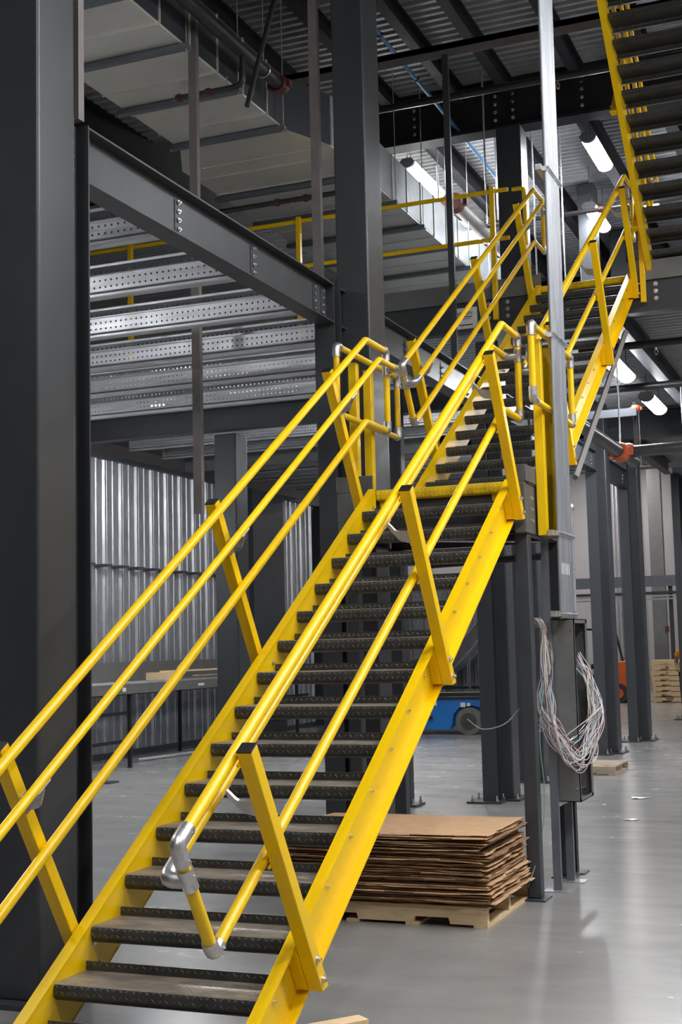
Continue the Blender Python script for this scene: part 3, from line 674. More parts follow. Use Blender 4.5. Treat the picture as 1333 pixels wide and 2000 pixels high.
pipe([(-2.73, 6.43, 7.08), (-2.03, 6.43, 7.08), (-2.03, 6.43, 7.40)], 0.028, 'black branch pipe with red couplings crossing below the duct', cpl=[((-2.72, 6.43, 7.08), (1, 0, 0)), ((-2.40, 6.43, 7.08), (1, 0, 0))])
pipe([(-1.50, 6.8, 9.21), (-1.88, 6.2, 6.76)], 0.024, 'slanting black brace pipe hanging beside the sprinkler main')
tag(MB().cyl((-2.5, 9.45, 7.04), (-2.5, 9.45, 7.20), 0.006, 6).build('hanger_rod', M['galv'], org=(-2.5, 9.45, 7.04)), 'short rod holding the branch pipe under the wide duct', 'rod')
for x_ in (-2.62, -2.2):
    tag(MB().cyl((x_, 6.43, 7.10), (x_, 6.43, 7.20), 0.006, 6).build('hanger_rod', M['galv'], org=(x_, 6.43, 7.1)), 'short rod holding the branch pipe under the narrow duct, %s' % ('left one' if x_ < -2.5 else 'right one'), 'rod')
for y_ in (4.6, 6.9):
    o = empty('pipe_hanger', (-2.03, y_, 7.42), 'pale ring hanger around the thick sprinkler main, %s' % ('nearer one' if y_ < 5 else 'farther one'), 'hanger')
    MB().tube([(-2.03 + 0.071 * math.cos(a), y_, 7.42 + 0.071 * math.sin(a)) for a in [2 * math.pi * i / 20 for i in range(21)]], 0.006, 6).build('ring', M['galv'], o)
    MB().cyl((-2.03, y_, 7.49), (-2.03, y_, 9.18), 0.006, 6).build('rod', M['galv'], o)
pipe([(-4.1, 9.45, 7.02), (-2.2, 9.45, 7.02), (0.1, 9.45, 7.02)], 0.03, 'black branch pipe with red couplings below the wide duct', cpl=[((-3.07, 9.45, 7.02), (1, 0, 0)), ((-2.70, 9.45, 7.02), (1, 0, 0)), ((-1.9, 9.45, 7.02), (1, 0, 0))], heads=[(-2.88, 9.45, 6.99)])
pipe([(-5.0, 10.5, 8.39), (4.0, 10.5, 8.39)], 0.045, 'long black pipe crossing in front of the roof girder', heads=[(0.13, 10.5, 8.33)])
pipe([(-1.50, 2.5, 8.60), (-1.60, 14.6, 8.60)], 0.024, 'blue conduit running away under the roof joists', mat='bluepipe', cpl=[((-1.565, 10.3, 8.6), (0, 1, 0)), ((-1.55, 9.0, 8.6), (0, 1, 0)), ((-1.58, 11.6, 8.6), (0, 1, 0))], cmat='pipe')
pipe([(-1.95, 13.0, 7.95), (-1.95, 16.0, 7.95)], 0.10, 'brown grey pipe beside the two upper left strip lights', mat='rack', cpl=[((-1.95, 13.05, 7.95), (0, 1, 0))])
pipe([(-3.3, 14.4, 8.0), (4.0, 14.4, 8.0)], 0.035, 'thin black pipe crossing behind the upper strip lights', cpl=[((-0.15, 14.4, 8.0), (1, 0, 0))])
pipe([(-0.2, 5.75, 2.38), (0.62, 5.75, 2.40), (0.92, 5.75, 2.41)], 0.03, 'dark pipe with rust red couplings under the mid landing', cpl=[((0.66, 5.75, 2.40), (1, 0, 0)), ((0.90, 5.75, 2.41), (1, 0, 0))])
pipe([(0.2, 10.72, 5.12), (4.0, 10.72, 5.12)], 0.045, 'upper black pipe below the upper floor deck at the right edge', heads=[(1.09, 10.72, 5.07)])
pipe([(-0.3, 13.2, 5.10), (4.0, 13.2, 5.10)], 0.05, 'lower black pipe below the upper floor deck at the right edge')
pipe([(0.33, 9.0, 4.12), (0.74, 10.95, 3.80)], 0.075, 'short grey pipe sloping down into the orange red coupling', mat='pipegrey', cpl=[((0.66, 10.55, 3.865), (0.41, 1.95, -0.32))], cmat='redpipe')
pipe([(0.66, 10.8, 3.90), (4.0, 10.8, 3.92)], 0.068, 'large dark horizontal pipe leaving the orange red coupling to the right', mat='pipegrey', cpl=[((0.70, 10.8, 3.90), (1, 0, 0))], cmat='redpipe')
pipe([(0.60, 12.1, 4.70), (0.60, 12.1, 3.9)], 0.04, 'pair of dark drop pipes with an orange red clamp above the pipe joint', cpl=[((0.60, 12.1, 4.62), (0, 0, 1))], cmat='redpipe')
pipe([(0.60, 10.9, 5.5), (0.60, 10.9, 3.93)], 0.010, 'thin galvanised hanger rod holding the pipe joint', mat='galv', cat='rod', name='hanger_rod')
for i, (x, y, z0, z1) in enumerate([(0.93, 14, 2.4, 5.3), (-0.05, 13.5, 5.13, 5.5), (-0.93, 11.0, 7.3, 9.1), (-1.32, 13.0, 7.6, 9.1), (-2.05, 12.6, 7.2, 9.1), (-0.80, 13.0, 6.2, 9.17), (-0.62, 14.0, 6.2, 9.17)]):
    tag(MB().cyl((x, y, z0), (x, y, z1), 0.012 if i else 0.02, 8).build('hanger_rod', M['galv'], org=(x, y, z0)), 'thin galvanised hanger rod, ' + ['far right under the upper floor', 'above the coupling', 'left of the blue conduit', 'beside the upper left lights', 'at the wide duct edge', 'behind the second flight top', 'right of the one behind the second flight top'][i], 'rod')
tag(MB().box((-0.73, 12.0, 4.52), (0.62, 12.05, 4.62)).build('cross_strut', M['strut'], org=(0.5, 12, 4.5)), 'grey cross strut above the orange red clamp', 'strut')
tag(MB().tube([(1.0, 9.25, 4.95), (1.0, 6.42, 3.10)], 0.030, 4).build('diagonal_brace', M['rack'], org=(1, 7.8, 3.1)), 'thin diagonal brace under the second flight, right side', 'brace')
# conduits
cb = []
for i in range(9):
    y = 4.72 + i * 0.046
    c = MB().cyl((1.220, y, 1.90), (1.255, y, 9.15), 0.0155, 12).build('conduit', M['conduit'], org=(1.20, y, 1.9))
    c2 = tag(c, '%s vertical galvanised conduit of the flat bundle, counted from the front' % ['first', 'second', 'third', 'fourth', 'fifth', 'sixth', 'seventh', 'eighth', 'ninth'][i], 'conduit', 'vertical conduits in the flat bundle')
for z, l in ((5.16, 'highest'), (3.93, 'middle'), (2.50, 'lower'), (1.93, 'bottom')):
    o = empty('strut_clamp', (1.18, 5.0, z), '%s galvanised strut clamp across the conduit bundle' % l, 'clamp', 'strut clamps on the conduits')
    xc = 1.220 + (z - 1.9) * 0.0055
    MB().box((xc - 0.06, 4.64, z - 0.02), (xc - 0.018, 5.18, z + 0.02)).build('strut', M['galv'], o)
    m = MB()
    for i in range(10):
        y = 4.697 + i * 0.046; m.box((xc - 0.016, y - 0.004, z - 0.018), (xc + 0.026, y + 0.004, z + 0.018)); m.cyl((xc + 0.01, y, z), (xc + 0.034, y, z), 0.009, 8)
    m.build('straps', M['galv'], o)
for k, (y, z) in enumerate([(5.14, 2.7)]):
    tag(MB().cyl((1.225, y, 1.9), (1.225, y, z), 0.016, 10).ball((1.215, y + 0.03, z + 0.02), 0.035).build('conduit_stub', M['galv'], org=(1.225, y, 1.9)), 'short galvanised stub with a rounded head beside the conduit bundle', 'conduit')
m = MB()
for i in range(6): m.box((1.2355 , 4.713 + i * 0.046, 2.21), (1.2385, 4.727 + i * 0.046, 2.29))
tag(m.build('conduit_marks', M['label'], org=(1.2, 4.9, 2.2)), 'row of faint white marks stuck across the conduit bundle', 'marking')

# ------------------------------------------------------------------ junction box and legs
jb = empty('cable_wireway', (1.19, 5.0, 0), 'tall grey electrical wireway on strut legs, cables spilling from it', 'electrical box')
m = MB(); X0, X1, Y0, Y1, Z0, Z1 = 1.10, 1.275, 4.86, 5.30, 0.61, 1.895
m.box((X0, Y0, Z0), (X1, Y0 + 0.006, Z1)).box((X0, Y0, Z0), (X0 + 0.006, Y1, Z1)).box((X0, Y1 - 0.006, Z0), (X1, Y1, Z1)).box((X0, Y0, Z0), (X1, Y1, Z0 + 0.006)).box((X0, Y0, Z1 - 0.006), (X1, Y1, Z1))
m.box((X1 - 0.006, Y0, Z0), (X1, Y0 + 0.02, Z1)).box((X1 - 0.006, Y1 - 0.05, Z0), (X1, Y1, Z1)).box((X1 - 0.006, Y0, Z1 - 0.03), (X1, Y1, Z1)).box((X1 - 0.006, Y0, Z0), (X1, Y1, Z0 + 0.025))
m.build('housing', M['panel'], jb)
m = MB()
for z in (0.70, 1.25, 1.82): m.bolt((X1 - 0.02, Y0, z), (0, -1, 0), 0.007, 0.004, False)
m.build('screws', M['zinc'], jb)['kind'] = 'stuff'
m = MB(); m.box((0.92, 4.87, 1.85), (1.11, 4.875, 1.90)).box((0.92, 4.87, 1.84), (1.11, 4.98, 1.846)).build('side_slot', M['galv'], jb)
for (lx, ly, xx) in ((1.095, 4.80, 0), (1.10, 5.20, 0)):
    lg = MB().box((lx - 0.026, ly, 0.008), (lx + 0.026, ly + 0.03, 3.9 if ly < 5 else 1.0)).box((lx + 0.026, ly - 0.004, 0.008), (lx + 0.031, ly + 0.036, 1.0)).build('leg', M['strut'], jb)
    MB().box((lx - 0.09, ly - 0.06, 0), (lx + 0.11, ly + 0.08, 0.008)).build('base_plate', M['galv'], lg)
MB().box((1.045, 5.55, 0.008), (1.075, 5.62, 2.4)).build('leg', M['black'], jb)
MB().box((0.95, 5.50, 0), (1.14, 5.68, 0.010)).build('leg_base', M['steel2'], jb)
MB().box((0.80, 5.95, 0.60), (0.845, 6.0, 0.64)).box((1.08, 4.85, 0.575), (1.12, 5.85, 0.615)).build('cross_strut', M['galv'], jb)
cols = [('grey_cable', (0.66, 0.62, 0.58), 'grey white'), ('pink_cable', (0.50, 0.36, 0.38), 'dull pink'), ('green_cable', (0.20, 0.30, 0.25), 'pale green'), ('blue_cable', (0.36, 0.44, 0.58), 'pale blue'), ('red_cable', (0.14, 0.02, 0.03), 'dark red'), ('black_cable', (0.035, 0.035, 0.037), 'black')]
CM = {n: paint(n, c, 0.3, var=0.1) for n, c, _ in cols}
def cable(pts, r, kind, label, group):
    # smooth catmull-rom
    P = [Vector(p) for p in pts]; P = [P[0] * 2 - P[1]] + P + [P[-1] * 2 - P[-2]]; out = []
    for i in range(1, len(P) - 2):
        for k in range(7):
            t = k / 7; a, b_, c_, d_ = P[i - 1], P[i], P[i + 1], P[i + 2]
            out.append(0.5 * ((2 * b_) + (c_ - a) * t + (2 * a - 5 * b_ + 4 * c_ - d_) * t * t + (3 * b_ - a - 3 * c_ + d_) * t ** 3))
    out.append(P[-2])
    return tag(MB().tube(out, r, 6).build('cable', CM[kind], org=out[0]), label, 'cable', group)
for i in range(34):
    k = random.choices(range(5), (17, 6, 3, 3, 1.2))[0]; n_, c_, w_ = cols[k]
    j = lambda s: random.uniform(-s, s)
    low = 1.0 + j(0.10); yb = 4.83
    pts = [(0.98 + j(0.03), 4.86, 1.875 + j(0.008)), (1.03 + j(0.02), 4.80 + j(0.01), 1.89 + j(0.015)), (1.08 + j(0.02), 4.77, 1.82 + j(0.03)), (1.09 + j(0.045), 4.76 + j(0.03), 1.58 + j(0.03)),
           (1.08 + j(0.06), 4.75 + j(0.04), 1.30 + j(0.05)), (1.14 + j(0.05), 4.75 + j(0.05), 1.08 + j(0.07)), (1.25 + j(0.06), 4.80 + j(0.05), low - abs(j(0.10))), (1.35 + j(0.045), 4.97 + j(0.07), low + 0.10 + j(0.06)), (1.36 + j(0.045), 5.12 + j(0.11), 1.25 + j(0.08)), (1.31, 5.14 + j(0.11), 1.45 + j(0.07)), (1.24, 5.12 + j(0.09), 1.60 + j(0.06))]
    cable(pts, 0.0031, n_, '%s cable looping from the wireway top round into its open side' % w_, w_ + ' cables looped outside the wireway')
for i in range(9):
    y = 4.93 + i * 0.022
    cable([(1.225, y, 1.5), (1.24, y + 0.01, 1.1), (1.252, y + 0.02, 0.85), (1.245, y + 0.07, 0.70), (1.23, 5.22, 0.665)], 0.008, 'black_cable', 'black cable curving down inside the open side of the wireway', 'black cables inside the wireway')
for i in range(7):
    k = (0, 1, 0, 2, 3, 0, 1)[i]; n_, c_, w_ = cols[k]; j = lambda s: random.uniform(-s, s)
    cable([(1.10 + j(0.02), 4.79, 1.30 + j(.06)), (1.05 + j(0.02), 4.78, 1.18 + j(0.05)), (1.00 + j(0.02), 4.77 + j(.01), 1.14 + j(.05)), (0.955 + j(0.02), 4.76, 1.19 + j(0.07))], 0.0032, n_, '%s loose cable end sticking out left of the cable bundle' % w_, w_ + ' loose cable ends')
cable([(0.95, 4.50, 1.28), (0.86, 4.42, 1.18), (0.72, 4.36, 1.15), (0.62, 4.33, 1.22)], 0.004, 'green_cable', 'green wire sagging across the dark column towards the blue machine', None)
cable([(1.08, 4.78, 1.6), (1.06, 4.60, 1.1), (1.09, 4.56, 0.7), (1.06, 4.50, 0.35), (1.0, 4.36, 0.10)], 0.003, 'green_cable', 'thin green wire hanging down beside the square landing post', None)

# ------------------------------------------------------------------ cardboard on pallet
def pallet(x0, y0, w, d, label, h=0.125, mats=('woodx', 'woody'), group=None, rotz=0.0):
    o = empty('wooden_pallet', (0, 0, 0), label, 'pallet', group, local=True); a, b_ = mats
    n = 7; bw = 0.09
    for i in range(n):
        y = (d - bw) * i / (n - 1); m = MB().box((0, y, h - 0.018), (w, y + bw, h)).build('deck_board', M[a], o)
    for x in ((0.0, w / 2 - 0.02, w - 0.04) if False else (0,)): pass
    for yy in (0.0, d / 2 - 0.02, d - 0.04):
        prof = [(0, 0.018), (0.24, 0.018), (0.25, 0.055), (0.47, 0.055), (0.48, 0.018), (w - 0.48, 0.018), (w - 0.47, 0.055), (w - 0.25, 0.055), (w - 0.24, 0.018), (w, 0.018), (w, h - 0.018), (0, h - 0.018)]
        MB().prism(prof, lambda u, v, t: (u, t, v), yy, yy + 0.04).build('stringer', M[a], o)
    for x in (0, w * 0.3, w * 0.6, w - 0.09): MB().box((x, 0, 0), (x + 0.09, d, 0.018)).build('bottom_board', M[b_], o)
    o.location = (x0, y0, 0); o.rotation_euler = (0, 0, rotz); return o
pallet(-0.36, 3.47, 1.33, 1.05, 'pine pallet under the tall stack of cardboard sheets')
z = 0.127; ns = 40
for i in range(ns):
    th = 0.0105; t = i / ns; ph = math.sin(i * 0.55) * 0.02
    x1 = 0.98 + random.uniform(-0.03, 0.05) + ph - 0.04 * t; x0_ = -0.42 + random.uniform(-0.03, 0.05); y0_ = 3.45 + random.uniform(-0.025, 0.02) + 0.02 * t; y1_ = 4.42 + random.uniform(-0.03, 0.03)
    m = MB(); nx, ny = 14, 8; vs = []; fs = []
    a1, a2, a3 = random.uniform(0, 6), random.uniform(0, 6), random.uniform(0.001, 0.004)
    cr_ = random.uniform(-0.022, 0.022) if random.random() < 0.5 else 0
    for lay in (0, 1):
        for q in range(ny + 1):
            for p_ in range(nx + 1):
                u, v = p_ / nx, q / ny
                ex = random.uniform(-0.012, 0.012) if p_ in (0, nx) else 0; ey = random.uniform(-0.010, 0.010) if q in (0, ny) else 0
                zz = a3 * math.sin(u * 9 + a1) * math.sin(v * 5 + a2) + cr_ * max(0, u - 0.82) * 3 * (1 - v)
                vs.append((x0_ + (x1 - x0_) * u + ex, y0_ + (y1_ - y0_) * v + ey, z + zz * 0.8 + lay * th * 0.55))
    K = (nx + 1) * (ny + 1)
    for q in range(ny):
        for p_ in range(nx):
            a = q * (nx + 1) + p_; fs.append((a, a + nx + 1, a + nx + 2, a + 1)); fs.append((K + a, K + a + 1, K + a + nx + 2, K + a + nx + 1))
    for p_ in range(nx):
        fs.append((p_, p_ + 1, K + p_ + 1, K + p_)); a = ny * (nx + 1) + p_; fs.append((a + 1, a, K + a, K + a + 1))
    for q in range(ny):
        a = q * (nx + 1); fs.append((a + nx + 1, a, K + a, K + a + nx + 1)); a += nx; fs.append((a, a + nx + 1, K + a + nx + 1, K + a))
    o = m.add(vs, fs).build('cardboard_sheet', M['card'] if (i % 3 or i > ns - 3) else M['cardb'], org=((x0_ + x1) / 2, (y0_ + y1_) / 2, z))
    if i == ns - 1: tag(o, 'topmost brown cardboard sheet of the stack under the stairs', 'cardboard sheet', 'stacked cardboard sheets')
    elif i == 0: tag(o, 'lowest cardboard sheet of the stack, lying on the pine pallet', 'cardboard sheet', 'stacked cardboard sheets')
    else: tag(o, '%s cardboard sheet, number %d from the bottom of the stack on the pine pallet' % ('brown' if i % 3 or i > ns - 3 else 'dark brown', i + 1), 'cardboard sheet', 'stacked cardboard sheets')
    z += th + 0.0003
o = empty('scrap_board', (0.95, 0.85, 0), 'pale wooden board end at the bottom edge, beside the right stringer', 'wood')
T_ = Matrix.Translation((1.085, 1.02, 0)) @ Matrix.Rotation(R(-128.5), 4, 'Z')
MB().box((0, 0, 0.0), (0.7, 0.09, 0.045), T_).box((0, 0, 0.085), (0.7, 0.09, 0.128), T_).box((0.02, 0.0, 0.045), (0.12, 0.09, 0.085), T_).build('board', M['woodx'], o)
pallet(-1.0, 12.95, 0.98, 0.95, 'small weathered pallet lying behind the wireway legs', h=0.115, mats=('woodg', 'woodg'), rotz=0.0)

# ------------------------------------------------------------------ conveyor along the left wall
cv = empty('roller_conveyor', (-7.8, 15, 0), 'grey roller conveyor standing along the corrugated wall', 'conveyor')
MB().box((-7.40, 11, 1.10), (-7.36, 20, 1.26)).box((-7.44, 11, 1.10), (-7.36, 20, 1.11)).box((-8.24, 11, 1.10), (-8.20, 20, 1.26)).build('side_frame', M['convsheet'], cv)
m = MB(); y = 11.0
while y < 20: m.cyl((-8.2, y, 1.25), (-7.4, y, 1.25), 0.022, 8); y += 0.076
m.build('rollers', M['galv'], cv)['kind'] = 'stuff'
MB().box((-8.30, 11, 1.26), (-8.28, 20, 1.58)).build('back_guard', M['convsheet'], cv)
for y in (13.15, 16.2, 19.4):
    for x in (-7.43, -8.25): MB().box((x, y, 0), (x + 0.05, y + 0.05, 1.10)).build('leg', M['black'], cv)
for y0_, y1_ in ((11, 13.15), (16.2, 20)):
    for zz in (0.38, 0.80): MB().box((-7.42, y0_, zz), (-7.40, y1_, zz + 0.05)).build('crossbar', M['black'], cv)
m = MB()
for y in (12.9, 14.3, 16.9): m.box((-7.358, y, 1.15), (-7.356, y + 0.10, 1.21))
for y in (15.3, 18): m.box((-7.358, y, 1.16), (-7.356, y + 0.2, 1.20))
m.build('stickers', M['label'], cv)
tg = empty('scrap_wood', (-7.7, 15.5, 1.27), 'light wooden boards lying on the roller conveyor', 'wood')
MB().box((-7.95, 14.6, 1.275), (-7.55, 14.85, 1.40)).build('block', M['woodx'], tg); MB().box((-7.75, 14.7, 1.40), (-7.62, 18.2, 1.425)).box((-7.95, 16.2, 1.30), (-7.85, 18.6, 1.32)).build('board', M['woody'], tg)
tag(MB().cyl((-7.82, 14.1, 0.03), (-7.3, 17.6, 0.03), 0.028, 10).build('floor_pipe', M['galv'], org=(-7.6, 15.8, 0)), 'thin grey pipe lying on the floor below the conveyor', 'pipe')
tag(MB().box((-6.75, 10.9, 0), (-6.35, 11.15, 0.02)).box((-6.6, 10.97, 0.02), (-6.5, 11.03, 0.09)).build('floor_plate', M['steel2'], org=(-6.5, 11, 0)), 'small steel plate with a stud on the floor, left of the stair', 'plate')

# ------------------------------------------------------------------ blue scissor lift base
sl = empty('scissor_lift', (-5.2, 20.9, 0), 'blue scissor lift chassis on the floor behind the lower flight', 'machine')
prof = [(-7.0, 0.10), (-4.62, 0.10), (-4.58, 0.22), (-4.55, 0.40), (-4.42, 0.53), (-4.22, 0.57), (-4.02, 0.53), (-3.90, 0.40), (-3.88, 0.30), (-3.7, 0.30), (-3.7, 0.69), (-7.0, 0.69)]
MB().prism(prof, lambda u, v, t: (u, t, v), 20.5, 20.62).build('chassis', M['blue'], sl)
MB().box((-7.0, 20.62, 0.15), (-3.7, 21.3, 0.66)).build('body', M['blue'], sl)
MB().box((-7.0, 20.45, 0.69), (-3.7, 21.3, 0.73)).box((-6.6, 20.7, 0.73), (-4.0, 21.2, 0.80)).build('top_tray', M['black'], sl)
wl = MB().cyl((-4.22, 20.40, 0.26), (-4.22, 20.56, 0.26), 0.26, 36).build('wheel', M['tyre'], sl)
MB().cyl((-4.22, 20.385, 0.26), (-4.22, 20.40, 0.26), 0.16, 24).cyl((-4.22, 20.37, 0.26), (-4.22, 20.39, 0.26), 0.05, 12).build('hub', M['rubber'], wl)
wl = MB().cyl((-6.55, 20.40, 0.26), (-6.55, 20.56, 0.26), 0.26, 36).build('wheel', M['tyre'], sl)
m = MB(); m.box((-5.9, 20.485, 0.26), (-4.95, 20.50, 0.55)); m.build('access_panel', M['blue'], sl, bevel=0.01)
m = MB()
for (x, zz, w, h) in ((-5.75, 0.45, 0.3, 0.07), (-5.42, 0.46, 0.2, 0.06), (-5.6, 0.36, 0.2, 0.08), (-5.38, 0.30, 0.09, 0.13), (-5.24, 0.30, 0.09, 0.06), (-5.24, 0.38, 0.09, 0.06), (-5.5, 0.58, 0.24, 0.07), (-5.02, 0.56, 0.14, 0.08), (-4.40, 0.53, 0.10, 0.09), (-4.27, 0.55, 0.07, 0.06), (-5.85, 0.34, 0.12, 0.08), (-5.2, 0.47, 0.1, 0.04)):
    m.box((x, 20.478, zz), (x + w, 20.482, zz + h))
m.build('stickers', M['label'], sl)
m = MB().box((-5.12, 20.476, 0.29), (-4.97, 20.483, 0.36)).box((-5.03, 20.476, 0.40), (-4.99, 20.483, 0.49)).box((-5.14, 20.476, 0.44), (-5.07, 20.483, 0.455)); m.build('vents', M['black'], sl)

# ------------------------------------------------------------------ curved chute
ch = empty('conveyor_chute', (-5.3, 24, 0), 'grey curved conveyor chute rising behind the right stringer', 'conveyor')
for dy, nm in ((0, 'near_side'), (0.7, 'far_side')):
    cl = [(-6.6, 24 + dy, 1.02), (-6.0, 24 + dy, 1.06), (-5.6, 24 + dy, 1.22), (-5.2, 24 + dy, 1.62), (-4.6, 24 + dy, 2.35), (-3.9, 24 + dy, 3.1)]
    c = arc_path(cl, 0.5, 4); m = MB()
    vs = []; 
    for q in c: vs += [q + Vector((0, 0, 0)), q + Vector((0, 0.02, 0)), q + Vector((0, 0.02, 0.42)), q + Vector((0, 0, 0.42))]
    fs = [(4 * i + j, 4 * i + (j + 1) % 4, 4 * i + 4 + (j + 1) % 4, 4 * i + 4 + j) for i in range(len(c) - 1) for j in range(4)] + [(3, 2, 1, 0), tuple(4 * (len(c) - 1) + j for j in range(4))]
    m.add(vs, fs).build(nm, M['convsheet'], ch)
    m = MB(); m.tube([q + Vector((0, -0.02, -0.0)) for q in c], 0.02, 8); m.tube([q + Vector((0, -0.02, 0.42)) for q in c], 0.015, 8); m.build('edge_tube', M['galv'], ch)
m = MB(); vs = []
for q in c: vs += [Vector((q.x, 24, q.z + 0.02)), Vector((q.x, 24.7, q.z + 0.02))]
m.add(vs, [(2 * i, 2 * i + 1, 2 * i + 3, 2 * i + 2) for i in range(len(c) - 1)]).build('bed', M['galv'], ch)
for x, h in ((-6.0, 1.05), (-5.25, 1.55), (-4.75, 2.1)):
    for y in (24.0, 24.7): MB().cyl((x, y, 0), (x, y, h), 0.025, 8).build('leg', M['convsheet'], ch)
for zz in (0.75, 0.32): MB().box((-6.6, 24.3, zz), (-4.0, 24.33, zz + 0.06)).build('crossbar', M['black'], ch)
tag(corrugated(lambda u, v, t: (u, 25.6 + v, t), -8.6, -3.6, 0, 3.0, 0.3, 0.04).build('corrugated_screen', M['wallmetal'], org=(-6, 25.6, 0)), 'grey corrugated screen behind the curved chute', 'partition')

# ------------------------------------------------------------------ far right: forklift, pallets, person, pipe rack
fk = empty('forklift', (-4.0, 34, 0), 'orange forklift with black overhead guard, half hidden by the background columns', 'forklift')
MB().prism([(-4.05, 0.25), (-3.35, 0.25), (-3.28, 0.6), (-3.35, 1.05), (-3.55, 1.18), (-4.05, 1.10)], lambda u, v, t: (u, t, v), 33.5, 34.6).build('counterweight', M['orange'], fk, bevel=0.03)
MB().box((-5.1, 33.55, 0.25), (-4.05, 34.55, 0.80)).build('body', M['black'], fk, bevel=0.02)
MB().box((-4.55, 33.75, 0.95), (-4.05, 34.35, 1.10)).box((-4.15, 33.75, 1.10), (-4.02, 34.35, 1.60)).build('seat', M['black'], fk, bevel=0.03)
m = MB()
for y in (33.6, 34.5): m.tube([(-3.75, y, 1.1), (-3.95, y, 2.05), (-5.0, y, 2.12), (-5.25, y, 0.8)], 0.035, 8)
for i in range(6): m.box((-5.0 + i * 0.2, 33.6, 2.08), (-4.95 + i * 0.2, 34.5, 2.12))
m.build('overhead_guard', M['black'], fk)
m = MB().box((-5.45, 33.7, 0.1), (-5.35, 33.8, 2.15)).box((-5.45, 34.3, 0.1), (-5.35, 34.4, 2.15)).box((-5.45, 33.7, 2.05), (-5.35, 34.4, 2.15)).box((-5.5, 33.7, 1.0), (-5.4, 34.4, 1.1)); m.build('mast', M['white'], fk)
m = MB().box((-6.6, 33.75, 0.06), (-5.45, 33.87, 0.10)).box((-6.6, 34.25, 0.06), (-5.45, 34.37, 0.10)); m.build('forks', M['steel2'], fk)
for x, r_ in ((-3.72, 0.27), (-5.0, 0.33)):
    for y in (33.42, 34.5):
        w_ = MB().cyl((x, y, r_), (x, y + 0.2, r_), r_, 28).build('wheel', M['rubber'], fk); MB().cyl((x, y - 0.01, r_), (x, y + 0.05, r_), r_ * 0.5, 16).build('hub', M['orange'], w_)
pr = None
for i in range(8):
    lab = 'wooden pallet in the far right stack, %s of eight from the floor' % ['lowest', 'second', 'third', 'fourth', 'fifth', 'sixth', 'seventh', 'topmost'][i]
    if pr is None: pr = pallet(-2.80, 33.5, 1.3, 1.1, lab, h=0.145); q = pr
    else: q = copy_tree(pr); q['label'] = lab
    q['group'] = 'pallets in the far right stack'; q.location = (-2.80 + random.uniform(-.03, .03), 33.5, i * 0.147)
rk = empty('overhead_conveyor', (-3, 38, 3.2), 'elevated conveyor beam with pipes across the far wall', 'conveyor')
MB().box((-12, 38, 3.42), (6, 38.1, 3.76)).build('side_beam', M['strut'], rk); MB().box((-12, 38.0, 3.18), (6, 38.6, 3.26)).build('tray', M['steel2'], rk)
m = MB()
for zz in (3.12, 3.02): m.cyl((-12, 37.9, zz), (6, 37.9, zz), 0.025, 6)
m.build('pipes', M['galv'], rk)
for x in (-10, -6.2, -2.9, 0.6, 4): MB().box((x, 38.1, 0), (x + 0.12, 38.22, 3.42)).build('support', M['steel2'], rk)
for i, (x, l) in enumerate(((-3.95, 'left'), (-2.2, 'right'))):
    tag(MB().box((x, 41.5, 0), (x + 0.45, 41.8, 9.2)).build('far_column', M['panel'], org=(x, 41.6, 0)), '%s of two grey columns standing against the far wall' % l, 'column')
tag(MB().box((-3.55, 41.44, 2.0), (-3.42, 41.5, 2.2)).build('call_point', M['redc'], org=(-3.5, 41.4, 2)), 'small red alarm box on the far left column', 'alarm')
m = MB()
for k in range(7): m.cyl((-5.6 + 0.12 * k, 42.8, 0.0), (-5.6 + 0.12 * k, 42.8, 9.2), 0.03, 6)
tag(m.build('wall_conduits', M['galv'], org=(-5.2, 42.8, 0)), 'group of thin vertical conduits on the far wall', 'conduit', kind='stuff')
# person
pe = empty('person', (-1.36, 30.0, 0), 'person in white hard hat and orange and yellow vest behind the pallets', 'person')
bm_v = [(0, 0, 0.95), (0, 0, 1.15), (0, 0, 1.38), (0, 0, 1.50), (0.0, -0.02, 1.60), (0.0, -0.03, 1.70),
        (0.20, 0, 1.42), (0.25, -0.03, 1.15), (0.20, -0.22, 0.98), (0.17, -0.30, 0.96), (-0.20, 0, 1.42), (-0.25, -0.03, 1.15), (-0.20, -0.22, 0.98), (-0.17, -0.30, 0.96),
        (0.10, 0, 0.90), (0.11, -0.01, 0.50), (0.11, 0.02, 0.08), (0.11, -0.13, 0.04), (-0.10, 0, 0.90), (-0.11, -0.01, 0.50), (-0.11, 0.02, 0.08), (-0.11, -0.13, 0.04)]
bm_e = [(0, 1), (1, 2), (2, 3), (3, 4), (4, 5), (2, 6), (6, 7), (7, 8), (8, 9), (2, 10), (10, 11), (11, 12), (12, 13), (0, 14), (14, 15), (15, 16), (16, 17), (0, 18), (18, 19), (19, 20), (20, 21)]
bm_r = [0.15, 0.14, 0.16, 0.06, 0.085, 0.09, 0.06, 0.05, 0.038, 0.035, 0.06, 0.05, 0.038, 0.035, 0.095, 0.065, 0.045, 0.04, 0.095, 0.065, 0.045, 0.04]
def skin(name, vs, es, rs, mat, parent, root=0):
    me = bpy.data.meshes.new(name); me.from_pydata(vs, es, []); me.materials.append(mat)
    o = bpy.data.objects.new(name, me); COL.objects.link(o); o.parent = parent
    md = o.modifiers.new('skin', 'SKIN'); md.use_smooth_shade = True
    for i, r_ in enumerate(rs): me.skin_vertices[0].data[i].radius = (r_, r_ * (0.8 if i < 3 else 1))
    me.skin_vertices[0].data[root].use_root = True
    o.modifiers.new('sub', 'SUBSURF').levels = 1; return o
skin('body', bm_v, bm_e, bm_r, M['skin'], pe)
